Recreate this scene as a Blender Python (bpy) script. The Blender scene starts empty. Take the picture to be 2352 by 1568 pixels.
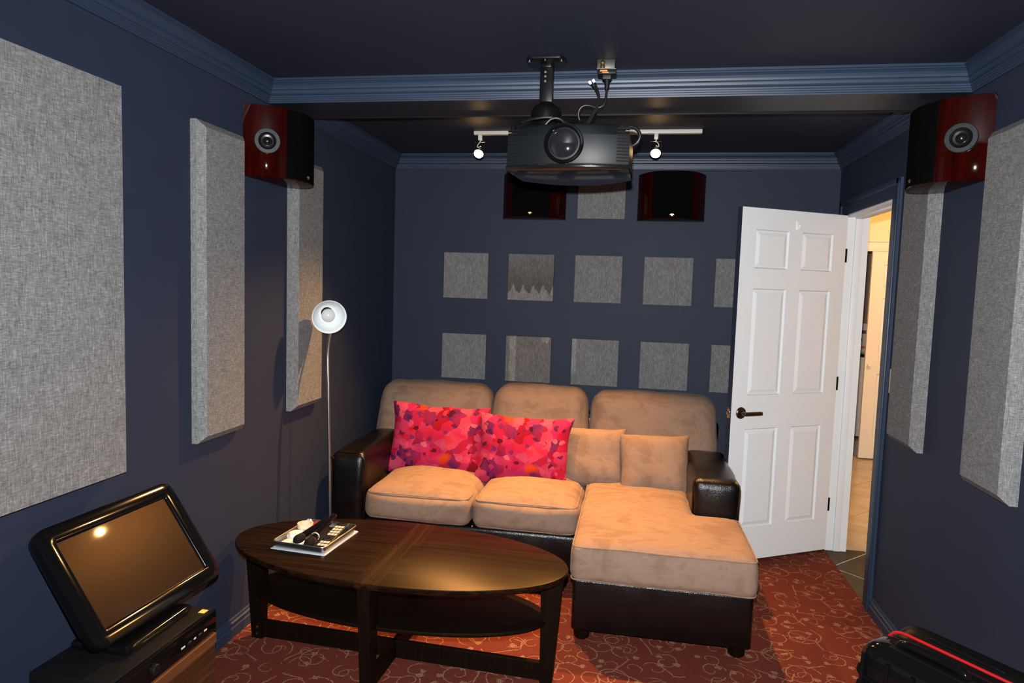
import bpy, bmesh, math, random
from mathutils import Vector, Matrix, noise
random.seed(7)
R = math.radians
scn = bpy.context.scene
COL = scn.collection

# ------------------------------------------------------------------ camera, world, lights, exposure
CAM = Vector((1.6317, 0.0, 1.5266))
cR = Vector((0.98398872, 0.17536606, 0.03182669))
cU = Vector((-0.04516214, 0.0725845, 0.99633923))
cF = Vector((-0.17241396, 0.98182393, -0.07934224))
cd = bpy.data.cameras.new('camera'); cam = bpy.data.objects.new('camera', cd); COL.objects.link(cam)
cd.sensor_width = 36.0; cd.lens = 1573.8 / 2352 * 36.0; cd.clip_start = 0.02
m = Matrix.Identity(4)
for i in range(3):
    m[i][0] = cR[i]; m[i][1] = cU[i]; m[i][2] = -cF[i]; m[i][3] = CAM[i]
cam.matrix_world = m
scn.camera = cam

wd = bpy.data.worlds.new('world'); scn.world = wd; wd.use_nodes = True
wd.node_tree.nodes['Background'].inputs[0].default_value = (0.5, 0.5, 0.55, 1)
wd.node_tree.nodes['Background'].inputs[1].default_value = 0.0

scn.view_settings.view_transform = 'Standard'; scn.view_settings.look = 'None'
scn.view_settings.exposure = 0.0; scn.view_settings.gamma = 1.0; scn.view_settings.use_curve_mapping = False

def spot(name, loc, target, power, color, size, blend, radius):
    l = bpy.data.lights.new(name, 'SPOT'); l.energy = power; l.color = color
    l.spot_size = R(size); l.spot_blend = blend; l.shadow_soft_size = radius
    o = bpy.data.objects.new(name, l); COL.objects.link(o); o.location = loc
    o.rotation_euler = (Vector(target) - Vector(loc)).to_track_quat('-Z', 'Y').to_euler()
    return o
def lamp(name, loc, power, color, radius):
    l = bpy.data.lights.new(name, 'POINT'); l.energy = power; l.color = color; l.shadow_soft_size = radius
    o = bpy.data.objects.new(name, l); COL.objects.link(o); o.location = loc
    return o
FL = CAM + cU * 0.10 + cF * 0.02
FLASH_W = 670
spot('flash_light', FL, FL + cF + cR * 0.13, FLASH_W, (0.97, 0.985, 1.0), 148, 1.0, 0.014)
WARM = (1.0, 0.50, 0.155)
HEADS = [(0.742, 3.80, 2.262, (0.86, 2.72, 0.0)), (1.710, 3.80, 2.262, (1.30, 3.00, 0.1))]
HEAD_W = [410, 390]
HALL = (1.0, 0.52, 0.17)

# room
W = 2.8375; D = 4.514; YB = 2.8645; YB2 = 3.115; H = 2.39; ZC = 2.2985; YF = -1.25
OY0, OY1, OZ = 3.580, 4.330, 2.005        # door opening in the right wall
WT = 0.118

# ------------------------------------------------------------------ materials
class NT:
    def __init__(s, name):
        s.m = bpy.data.materials.new(name); s.m.use_nodes = True
        s.t = s.m.node_tree; s.b = s.t.nodes['Principled BSDF']
    def n(s, t, **k):
        x = s.t.nodes.new(t)
        for a, v in k.items(): setattr(x, a, v)
        return x
    def L(s, a, b): s.t.links.new(a, b)
    def S(s, sock, v):
        if hasattr(v, 'is_output'): s.L(v, sock)
        else: sock.default_value = v
    def coord(s, kind='Object', scale=(1, 1, 1), loc=(0, 0, 0), rot=(0, 0, 0)):
        c = s.n('ShaderNodeTexCoord'); mp = s.n('ShaderNodeMapping')
        mp.inputs['Location'].default_value = loc; mp.inputs['Rotation'].default_value = rot; mp.inputs['Scale'].default_value = scale
        s.L(c.outputs[kind], mp.inputs[0]); return mp.outputs[0]
    def noise(s, vec, scale, detail=3, rough=0.5, dist=0.0, col=False):
        x = s.n('ShaderNodeTexNoise'); s.L(vec, x.inputs['Vector'])
        x.inputs['Scale'].default_value = scale; x.inputs['Detail'].default_value = detail
        x.inputs['Roughness'].default_value = rough; x.inputs['Distortion'].default_value = dist
        return x.outputs['Color' if col else 'Fac']
    def vor(s, vec, scale, feature='F1', rnd=1.0, dim='3D'):
        x = s.n('ShaderNodeTexVoronoi', feature=feature, voronoi_dimensions=dim); s.L(vec, x.inputs['Vector'])
        x.inputs['Scale'].default_value = scale; x.inputs['Randomness'].default_value = rnd
        return x.outputs
    def math(s, op, a, b=0.0, c=0.0, clamp=False):
        x = s.n('ShaderNodeMath', operation=op); x.use_clamp = clamp
        s.S(x.inputs[0], a); s.S(x.inputs[1], b); s.S(x.inputs[2], c); return x.outputs[0]
    def vmath(s, op, a, b=(0, 0, 0), sc=1.0):
        x = s.n('ShaderNodeVectorMath', operation=op); s.S(x.inputs[0], a); s.S(x.inputs[1], b)
        if op == 'SCALE': s.S(x.inputs[3], sc)
        return x
    def mapr(s, v, a, b, c=0.0, d=1.0):
        x = s.n('ShaderNodeMapRange'); s.S(x.inputs[0], v)
        for i, q in enumerate((a, b, c, d)): x.inputs[i + 1].default_value = q
        return x.outputs[0]
    def mix(s, f, a, b, mode='MIX'):
        x = s.n('ShaderNodeMix', data_type='RGBA', blend_type=mode)
        s.S(x.inputs[0], f); s.S(x.inputs[6], a if hasattr(a, 'is_output') else (*a, 1)); s.S(x.inputs[7], b if hasattr(b, 'is_output') else (*b, 1))
        return x.outputs[2]
    def ramp(s, f, stops, interp='LINEAR'):
        x = s.n('ShaderNodeValToRGB'); s.S(x.inputs[0], f); x.color_ramp.interpolation = interp
        e = x.color_ramp.elements
        while len(e) < len(stops): e.new(0.5)
        for i, (p, c) in enumerate(stops): e[i].position = p; e[i].color = (*c, 1)
        return x.outputs[0]
    def sep(s, v):
        x = s.n('ShaderNodeSeparateXYZ'); s.L(v, x.inputs[0]); return x.outputs
    def bump(s, h, strength=0.3, dist=0.002):
        x = s.n('ShaderNodeBump'); x.inputs['Strength'].default_value = strength; x.inputs['Distance'].default_value = dist
        s.L(h, x.inputs['Height']); s.L(x.outputs[0], s.b.inputs['Normal'])
    def base(s, c): s.S(s.b.inputs['Base Color'], c if hasattr(c, 'is_output') else (*c, 1))
    def p(s, **k):
        for a, v in k.items(): s.S(s.b.inputs[a.replace('_', ' ')], v)
        return s

def simple(name, col, rough=0.5, metal=0.0, spec=0.5, coat=0.0, coat_rough=0.05, var=0.06, vscale=25, bump=0.0, bscale=60, bdist=0.001):
    t = NT(name); v = t.coord('Object')
    f = t.noise(v, vscale, 3)
    t.base(t.mix(f, tuple(c * (1 - var * 2) for c in col), tuple(min(1, c * (1 + var * 2)) for c in col)))
    t.p(Roughness=rough, Metallic=metal)
    t.b.inputs['Specular IOR Level'].default_value = spec
    t.b.inputs['Coat Weight'].default_value = coat; t.b.inputs['Coat Roughness'].default_value = coat_rough
    if bump: t.bump(t.noise(v, bscale, 4), bump, bdist)
    return t.m
def emit(name, col, strength):
    t = NT(name); t.base((0.8, 0.8, 0.8)); t.b.inputs['Emission Color'].default_value = (*col, 1); t.b.inputs['Emission Strength'].default_value = strength
    return t.m

M = {}
NAVY = (0.0142, 0.0202, 0.0385)
M['wall'] = simple('navy_wall_paint', NAVY, 0.62, spec=0.22, var=0.05, vscale=6, bump=0.12, bscale=220, bdist=0.0006)
M['ceil'] = simple('navy_ceiling_paint', (0.0105, 0.0132, 0.0245), 0.60, spec=0.25, var=0.06, vscale=5, bump=0.15, bscale=160, bdist=0.0008)
M['soffit'] = simple('navy_soffit_paint', (0.014, 0.0145, 0.020), 0.42, spec=0.35, var=0.06, vscale=5, bump=0.25, bscale=160, bdist=0.0012)
M['trim'] = simple('navy_trim_gloss', (0.0152, 0.0265, 0.0500), 0.45, spec=0.35, var=0.04, vscale=12)
M['white_door'] = simple('white_door_paint', (0.66, 0.685, 0.695), 0.42, spec=0.3, var=0.012, vscale=6)
M['white_trim'] = simple('white_trim_paint', (0.64, 0.66, 0.665), 0.40, spec=0.3, var=0.015, vscale=8)
M['hall_paint'] = simple('cream_hall_paint', (0.75, 0.68, 0.52), 0.6, var=0.02)
M['closet_shade'] = simple('brown_closet_shade', (0.30, 0.22, 0.17), 0.6, var=0.05)  # brown is the closet's interior shadow put into the wall colour
M['black'] = simple('black_plastic_matte', (0.0045, 0.0045, 0.005), 0.45, spec=0.15, var=0.1)
M['black_gloss'] = simple('black_plastic_gloss', (0.0025, 0.0025, 0.003), 0.09, spec=0.25, var=0.05)
M['black_metal'] = simple('black_coated_metal', (0.0035, 0.0035, 0.004), 0.32, spec=0.12, var=0.1)
M['steel'] = simple('brushed_steel', (0.40, 0.40, 0.40), 0.30, metal=1.0, var=0.03, vscale=80)
M['chrome'] = simple('polished_chrome', (0.72, 0.71, 0.70), 0.12, metal=1.0, var=0.01)
M['brass'] = simple('gold_metal', (0.75, 0.55, 0.22), 0.3, metal=1.0, var=0.04)
M['dark_bronze'] = simple('dark_bronze_metal', (0.10, 0.075, 0.055), 0.3, metal=1.0, var=0.05)
M['white_enamel'] = simple('white_enamel', (0.74, 0.78, 0.78), 0.22, spec=0.5, var=0.01)
M['track_white'] = simple('ivory_track_enamel', (0.42, 0.40, 0.36), 0.4, var=0.03)
M['bulb'] = simple('frosted_bulb_glass', (0.52, 0.53, 0.52), 0.18, spec=0.5, var=0.01)
M['paper'] = simple('white_paper', (0.42, 0.43, 0.46), 0.7, var=0.03)
M['red'] = simple('red_plastic', (0.30, 0.006, 0.009), 0.45, spec=0.2, var=0.06)
M['orange'] = simple('orange_plastic', (0.75, 0.22, 0.05), 0.35, var=0.06)
M['tape'] = simple('cream_tape_film', (0.62, 0.52, 0.38), 0.3, coat=0.5, var=0.06)
M['cup'] = simple('white_plastic_cup', (0.66, 0.65, 0.62), 0.35, var=0.03)
M['key'] = simple('grey_rubber_keys', (0.42, 0.38, 0.33), 0.5, var=0.05)
M['yellow'] = simple('yellow_sticker_paper', (0.60, 0.48, 0.12), 0.6, var=0.05)
M['mic_head'] = simple('black_foam_grille', (0.004, 0.004, 0.0045), 0.8, spec=0.1, var=0.3, vscale=900, bump=0.6, bscale=900, bdist=0.001)
M['cable'] = simple('black_rubber_cable', (0.007, 0.007, 0.0075), 0.38, spec=0.18, var=0.1)
M['projector'] = simple('charcoal_projector_shell', (0.0044, 0.0060, 0.0074), 0.40, spec=0.15, var=0.12, vscale=300)
M['projector_top'] = simple('gloss_projector_cover', (0.006, 0.0055, 0.0055), 0.12, spec=0.5, var=0.05)
M['vent'] = simple('black_vent_plastic', (0.004, 0.004, 0.004), 0.5, var=0.1)
M['steelbox'] = simple('galvanised_steel_box', (0.10, 0.095, 0.085), 0.35, metal=0.8, var=0.2, vscale=60)
M['beige_plate'] = simple('beige_switch_plate', (0.55, 0.50, 0.42), 0.4, var=0.02)
M['washer'] = simple('white_appliance_enamel', (0.70, 0.70, 0.68), 0.3, var=0.01)
M['purple'] = simple('purple_label_print', (0.16, 0.05, 0.20), 0.5, var=0.05)
M['coral'] = simple('coral_label_print', (0.60, 0.20, 0.14), 0.5, var=0.05)
M['case_black'] = simple('black_ballistic_shell', (0.0026, 0.0025, 0.0026), 0.40, spec=0.08, var=0.1)
M['lens'] = simple('dark_lens_glass', (0.010, 0.010, 0.012), 0.06, spec=0.8, coat=1.0, coat_rough=0.02, var=0.02)
M['ring'] = simple('dark_grey_ring', (0.011, 0.0125, 0.0145), 0.36, spec=0.25, var=0.08)
M['cone'] = simple('black_tweeter_dome', (0.005, 0.005, 0.006), 0.20, spec=0.35, var=0.1)
M['grille'] = simple('black_speaker_cloth', (0.0018, 0.0017, 0.0018), 0.9, spec=0.02, var=0.2, vscale=500, bump=0.3, bscale=700, bdist=0.0006)

def m_leather():
    t = NT('dark_brown_leather'); v = t.coord('Object')
    f = t.noise(v, 7, 4)
    t.base(t.mix(f, (0.0016, 0.0012, 0.0011), (0.0036, 0.0025, 0.0022)))
    t.p(Roughness=t.mapr(f, 0.2, 0.8, 0.22, 0.34)); t.b.inputs['Specular IOR Level'].default_value = 0.33
    h = t.math('ADD', t.vor(v, 170, 'DISTANCE_TO_EDGE')[0], t.math('MULTIPLY', t.noise(v, 12, 3), 1.6))
    t.bump(h, 0.22, 0.004); return t.m
M['leather'] = m_leather()

def m_suede():
    t = NT('tan_microsuede'); v = t.coord('Object')
    w = t.noise(v, 3.2, 4, 0.62, 0.9); g = t.coord('Object', (5, 15, 9)); s = t.noise(g, 1.0, 3, 0.6, 1.2)
    f = t.math('ADD', t.math('MULTIPLY', w, 0.62), t.math('MULTIPLY', s, 0.38))
    c = t.ramp(f, [(0.34, (0.168, 0.106, 0.072)), (0.425, (0.180, 0.115, 0.080)), (0.460, (0.205, 0.134, 0.095)), (0.52, (0.220, 0.146, 0.105)), (0.550, (0.212, 0.139, 0.099)), (0.585, (0.184, 0.118, 0.082)), (0.66, (0.228, 0.152, 0.110))])
    c = t.mix(t.mapr(t.noise(v, 420, 2), 0.3, 0.7, 0, 0.25), c, (0.12, 0.075, 0.05))
    t.base(c); t.p(Roughness=0.92); t.b.inputs['Specular IOR Level'].default_value = 0.12
    t.b.inputs['Sheen Weight'].default_value = 0.04; t.b.inputs['Sheen Roughness'].default_value = 0.4
    t.bump(t.noise(v, 14, 4), 0.25, 0.01); return t.m
M['suede'] = m_suede()

def m_pillow(name, off):
    t = NT(name)
    v = t.coord('Generated', (1.30, 1.0, 1.0), off)
    dn = t.noise(v, 5.5, 3, 0.6, 0.0, True)
    vd = t.vmath('ADD', v, t.vmath('SCALE', dn, sc=0.17).outputs[0]).outputs[0]
    flat = t.n('ShaderNodeMapping'); t.L(vd, flat.inputs[0]); flat.inputs['Scale'].default_value = (1, 0.0, 1)
    vv = flat.outputs[0]
    a = t.sep(t.vor(vv, 7.0)['Color'])[0]
    big = t.noise(vv, 3.0, 3, 0.55, 0.4)
    c0 = t.ramp(big, [(0.30, (0.15, 0.014, 0.075)), (0.42, (0.40, 0.014, 0.070)), (0.50, (0.43, 0.006, 0.018)), (0.56, (0.47, 0.004, 0.008)), (0.64, (0.36, 0.014, 0.075)), (0.75, (0.15, 0.020, 0.10))])
    c1 = t.ramp(a, [(0.0, (0.50, 0.042, 0.105)), (0.20, (0.42, 0.010, 0.045)), (0.36, (0.12, 0.016, 0.075)), (0.50, (0.46, 0.026, 0.090)), (0.64, (0.22, 0.002, 0.010)), (0.76, (0.56, 0.085, 0.13)), (0.90, (0.085, 0.015, 0.08))], 'CONSTANT')
    c = t.mix(t.mapr(t.noise(vv, 2.4, 3), 0.34, 0.56, 0.25, 0.92), c0, c1)
    o2 = t.vor(vv, 11.5); k2 = t.sep(o2['Color'])
    dab = t.math('MULTIPLY', t.math('LESS_THAN', o2['Distance'], t.math('ADD', 0.18, t.math('MULTIPLY', t.noise(vv, 16, 3, 0.6), 0.50))), t.math('GREATER_THAN', k2[1], 0.40))
    c2 = t.ramp(k2[0], [(0.0, (0.06, 0.008, 0.045)), (0.30, (0.52, 0.075, 0.125)), (0.48, (0.04, 0.001, 0.010)), (0.62, (0.44, 0.030, 0.080)), (0.76, (0.12, 0.018, 0.09)), (0.92, (0.58, 0.13, 0.16))], 'CONSTANT')
    c = t.mix(t.math('MULTIPLY', dab, 0.85), c, c2)
    s = t.sep(v)
    for (x, z, r) in ((0.80, 0.30, 0.12), (0.44, 0.95, 0.10), (0.83, 0.05, 0.05)):
        dx = t.math('SUBTRACT', t.sep(vd)[0], x + 0.085 + off[0]); dz = t.math('SUBTRACT', t.sep(vd)[2], z + 0.085 + off[2])
        dd = t.math('SQRT', t.math('ADD', t.math('MULTIPLY', dx, dx), t.math('MULTIPLY', t.math('MULTIPLY', dz, dz), 1.9)))
        c = t.mix(t.mapr(dd, r * 0.35, r, 0.95, 0), c, (0.62, 0.060, 0.006))
    t.base(t.mix(1.0, c, (0.70, 0.56, 0.70), 'MULTIPLY')); t.p(Roughness=0.85); t.b.inputs['Specular IOR Level'].default_value = 0.10
    t.bump(t.noise(v, 260, 2), 0.12, 0.001); return t.m
M['pink'] = m_pillow('pink_watercolour_print', (0, 0, 0)); M['pink2'] = m_pillow('pink_watercolour_print_b', (0.06, 0, 0.03))

def m_fabric(name, axes, stain=None):
    """woven grey acoustic cloth; axes = which object axes span the face (0/1 and 2)"""
    t = NT(name); v = t.coord('Object')
    a = t.noise(t.coord('Object', (60, 60, 420)), 1, 3, 0.6)
    b = t.noise(t.coord('Object', (420, 420, 38)), 1, 3, 0.6)
    f = t.math('ADD', t.math('MULTIPLY', a, 0.5), t.math('MULTIPLY', b, 0.5))
    f = t.math('ADD', t.math('MULTIPLY', f, 0.92), t.math('MULTIPLY', t.noise(v, 28, 3), 0.08))
    c = t.ramp(f, [(0.36, (0.066, 0.066, 0.065)), (0.47, (0.122, 0.122, 0.121)), (0.53, (0.146, 0.146, 0.145)), (0.64, (0.235, 0.235, 0.234))])
    s = t.sep(v)
    if stain == 'drip':
        u = s[0]
        tri = t.math('ADD', t.math('MULTIPLY', t.math('PINGPONG', t.math('ADD', u, 0.012), 0.034), 1.7), t.math('MULTIPLY', t.math('PINGPONG', u, 0.0163), 1.2))
        lvl = t.math('ADD', t.math('ADD', tri, 0.018), t.math('MULTIPLY', t.noise(t.coord('Object', (22, 1, 3)), 1, 2), 0.03))
        k = t.mapr(t.math('SUBTRACT', s[2], lvl), -0.004, 0.004, 0, 1)
        fade = t.mapr(s[2], 0.06, 0.30, 1.0, 0.35)
        c = t.mix(t.math('MULTIPLY', k, fade), c, t.mix(1.0, c, (0.50, 0.46, 0.40), 'MULTIPLY'))
        c = t.mix(t.math('MULTIPLY', t.math('SUBTRACT', 1.0, k), 0.5), c, t.mix(1.0, c, (1.35, 1.22, 1.15), 'MULTIPLY'))
    if stain == 'bleach':
        n = t.noise(v, 26, 4, 0.6)
        e = t.math('SUBTRACT', t.math('ABSOLUTE', t.math('ADD', s[0], 0.105)), t.math('ADD', 0.006, t.math('MULTIPLY', n, 0.028)))
        k = t.mapr(e, -0.003, 0.003, 1, 0)
        dx = t.math('SUBTRACT', s[0], 0.115); dz = t.math('SUBTRACT', s[2], 0.295)
        e2 = t.math('SUBTRACT', t.math('SQRT', t.math('ADD', t.math('MULTIPLY', dx, dx), t.math('MULTIPLY', dz, dz))), t.math('MULTIPLY', n, 0.05))
        k = t.math('MAXIMUM', k, t.mapr(e2, -0.003, 0.003, 1, 0))
        c = t.mix(1.0, c, (0.92, 0.83, 0.78), 'MULTIPLY')
        c = t.mix(t.math('MULTIPLY', k, 0.7), c, t.mix(1.0, c, (1.8, 1.8, 1.7), 'MULTIPLY'))
    if stain == 'streak':
        n = t.noise(v, 22, 4, 0.6)
        e = t.math('SUBTRACT', t.math('ABSOLUTE', t.math('ADD', s[0], 0.142)), t.math('ADD', 0.002, t.math('MULTIPLY', n, 0.036)))
        k = t.math('MULTIPLY', t.mapr(e, -0.003, 0.003, 1, 0), t.mapr(t.math('ADD', s[2], t.math('MULTIPLY', n, 0.03)), 0.095, 0.11, 0, 1))
        c = t.mix(t.math('MULTIPLY', k, 0.6), c, t.mix(1.0, c, (1.7, 1.68, 1.55), 'MULTIPLY'))
    t.base(c); t.p(Roughness=0.95); t.b.inputs['Specular IOR Level'].default_value = 0.08
    t.bump(f, 0.25, 0.002); return t.m
M['fabric'] = m_fabric('grey_woven_cloth', 0)
M['fabric_drip'] = m_fabric('grey_cloth_with_drip_stain', 0, 'drip')
M['fabric_bleach'] = m_fabric('grey_cloth_with_pale_stain', 0, 'bleach')
M['fabric_streak'] = m_fabric('grey_cloth_with_pale_streak', 0, 'streak')

def m_carpet():
    t = NT('rust_scroll_carpet'); v0 = t.coord('Object')
    dn = t.vmath('SUBTRACT', t.noise(v0, 9, 3, 0.6, 0, True), (0.5, 0.5, 0.5)).outputs[0]
    v = t.vmath('ADD', v0, t.vmath('SCALE', dn, sc=0.035).outputs[0]).outputs[0]
    def scroll(sc, rnd, rmax, pitch, off):
        vv = t.vmath('ADD', v, off).outputs[0]
        o = t.vor(vv, sc, 'F1', rnd, '2D')
        loc = t.vmath('SUBTRACT', vv, o['Position']).outputs[0]; s = t.sep(loc); c = t.sep(o['Color'])
        r = t.math('SQRT', t.math('ADD', t.math('MULTIPLY', s[0], s[0]), t.math('MULTIPLY', s[1], s[1])))
        th = t.math('DIVIDE', t.math('ARCTAN2', s[1], s[0]), 2 * math.pi)
        sg = t.math('SUBTRACT', t.math('MULTIPLY', t.math('GREATER_THAN', c[0], 0.5), 2.0), 1.0)
        q = t.math('ADD', t.math('ADD', t.math('DIVIDE', r, pitch), t.math('MULTIPLY', th, sg)), c[1])
        fr = t.math('ABSOLUTE', t.math('SUBTRACT', t.math('FRACT', t.math('ADD', q, 10.0)), 0.5))
        line = t.mapr(fr, 0.032, 0.070, 1, 0)
        msk = t.math('MULTIPLY', t.math('LESS_THAN', r, t.math('MULTIPLY', t.math('ADD', 0.7, t.math('MULTIPLY', c[2], 0.5)), rmax)), t.math('GREATER_THAN', r, 0.012))
        return t.math('MULTIPLY', line, msk)
    a = scroll(6.2, 0.75, 0.072, 0.048, (0, 0, 0)); b = scroll(7.0, 0.9, 0.050, 0.040, (0.37, 0.21, 0))
    e = t.vor(v, 5.6, 'DISTANCE_TO_EDGE', 0.9, '2D')[0]
    vine = t.math('MULTIPLY', t.mapr(e, 0.011, 0.024, 1, 0), t.math('GREATER_THAN', t.noise(v0, 6.5, 2), 0.50))
    st = t.vor(t.vmath('ADD', v, (0.11, 0.05, 0)).outputs[0], 13, 'F1', 1.0, '2D')
    sn = t.noise(v0, 95, 2, 0.5)
    star = t.math('MULTIPLY', t.math('LESS_THAN', st['Distance'], t.math('MULTIPLY', sn, 0.34)), t.math('GREATER_THAN', t.sep(st['Color'])[0], 0.62))
    pat = t.math('MAXIMUM', t.math('MAXIMUM', a, t.math('MULTIPLY', b, t.math('LESS_THAN', a, 0.1))), t.math('MAXIMUM', vine, star))
    fuzz = t.mapr(t.noise(v0, 230, 2, 0.7), 0.40, 0.62, 0.0, 1.0)
    pat = t.math('MULTIPLY', pat, fuzz, clamp=True)
    rib = t.math('SINE', t.math('MULTIPLY', t.sep(v0)[0], 2 * math.pi / 0.0056))
    base = t.mix(t.noise(v0, 60, 3), (0.082, 0.0155, 0.0090), (0.134, 0.0290, 0.0170))
    base = t.mix(t.mapr(rib, -1, 1, 0.0, 0.30), base, (0.070, 0.014, 0.009))
    t.base(t.mix(t.math('MULTIPLY', pat, 0.85), base, (0.310, 0.205, 0.120)))
    t.p(Roughness=0.95); t.b.inputs['Specular IOR Level'].default_value = 0.08
    t.bump(t.math('ADD', t.math('MULTIPLY', rib, 0.4), t.noise(v0, 400, 2)), 0.35, 0.002); return t.m
M['carpet'] = m_carpet()

def m_wood(name, dark, light, axis, rough, veneer=False, coat=0.0):
    t = NT(name)
    sc = [70, 70, 70]; sc[axis] = 2.2
    g1 = t.noise(t.coord('Object', tuple(sc)), 1, 4, 0.65, 0.4)
    f = g1
    if veneer:
        sc2 = [2.2, 70, 70] if axis == 1 else [70, 2.2, 70]
        g2 = t.noise(t.coord('Object', tuple(sc2)), 1, 4, 0.65, 0.4)
        s = t.sep(t.coord('Object'))
        band = t.math('LESS_THAN', t.math('ABSOLUTE', t.math('ADD', s[0], t.math('MULTIPLY', t.math('GREATER_THAN', s[1], 0.06), -0.03))), 0.045)
        f = t.mix(band, g2, g1)
        f = t.math('MULTIPLY', f, t.math('ADD', 0.80, t.math('MULTIPLY', band, 0.25)))
    t.base(t.ramp(f, [(0.30, dark), (0.52, tuple(a * 0.6 + b * 0.4 for a, b in zip(dark, light))), (0.74, light)]))
    t.b.inputs['Specular Tint'].default_value = (1.0, 0.66, 0.36, 1); t.p(Roughness=rough); t.b.inputs['Specular IOR Level'].default_value = 0.10
    t.b.inputs['Coat Weight'].default_value = coat; t.b.inputs['Coat Roughness'].default_value = 0.2
    t.bump(f, 0.10, 0.001); return t.m
M['table'] = m_wood('black_brown_veneer', (0.0030, 0.0013, 0.0008), (0.029, 0.0120, 0.0052), 1, 0.38, True)
M['table_leg'] = m_wood('black_brown_wood', (0.0020, 0.0013, 0.0010), (0.0050, 0.0028, 0.0019), 2, 0.5)
M['walnut'] = m_wood('walnut_wood', (0.018, 0.008, 0.004), (0.065, 0.028, 0.012), 1, 0.35)
M['walnut_lt'] = m_wood('light_walnut_wood', (0.05, 0.02, 0.009), (0.12, 0.05, 0.02), 1, 0.35)
def m_rosewood():
    t = NT('red_gloss_rosewood'); g = t.noise(t.coord('Object', (30, 30, 3.0)), 1, 4, 0.6, 0.3)
    t.base(t.ramp(g, [(0.3, (0.0080, 0.0006, 0.0004)), (0.55, (0.0170, 0.0011, 0.0007)), (0.8, (0.028, 0.0022, 0.0012))]))
    t.p(Roughness=0.45); t.b.inputs['Specular IOR Level'].default_value = 0.0; t.b.inputs['Coat Weight'].default_value = 0.45; t.b.inputs['Coat Roughness'].default_value = 0.025
    return t.m
M['rosewood'] = m_rosewood()
def m_screen():
    t = NT('touchscreen_glass'); v = t.coord('Object')
    t.base(t.mix(t.noise(v, 60, 3), (0.005, 0.0042, 0.0035), (0.007, 0.0055, 0.0045)))
    t.b.inputs['Specular Tint'].default_value = (1.0, 0.55, 0.20, 1); t.p(Roughness=0.29); t.b.inputs['Specular IOR Level'].default_value = 0.16
    t.b.inputs['Coat Weight'].default_value = 0.12; t.b.inputs['Coat Roughness'].default_value = 0.04
    return t.m
M['screen'] = m_screen()
def m_tile():
    t = NT('beige_stone_tile'); v = t.coord('Object')
    t.base(t.ramp(t.noise(v, 5, 5, 0.6, 0.6), [(0.3, (0.31, 0.26, 0.19)), (0.6, (0.42, 0.365, 0.27)), (0.8, (0.48, 0.43, 0.34))]))
    t.p(Roughness=0.18); return t.m
M['tile'] = m_tile()
M['grout'] = simple('dark_grout', (0.12, 0.10, 0.08), 0.8)
M['glow'] = emit('lit_halogen_glass', (1.0, 0.62, 0.26), 55.0)

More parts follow.
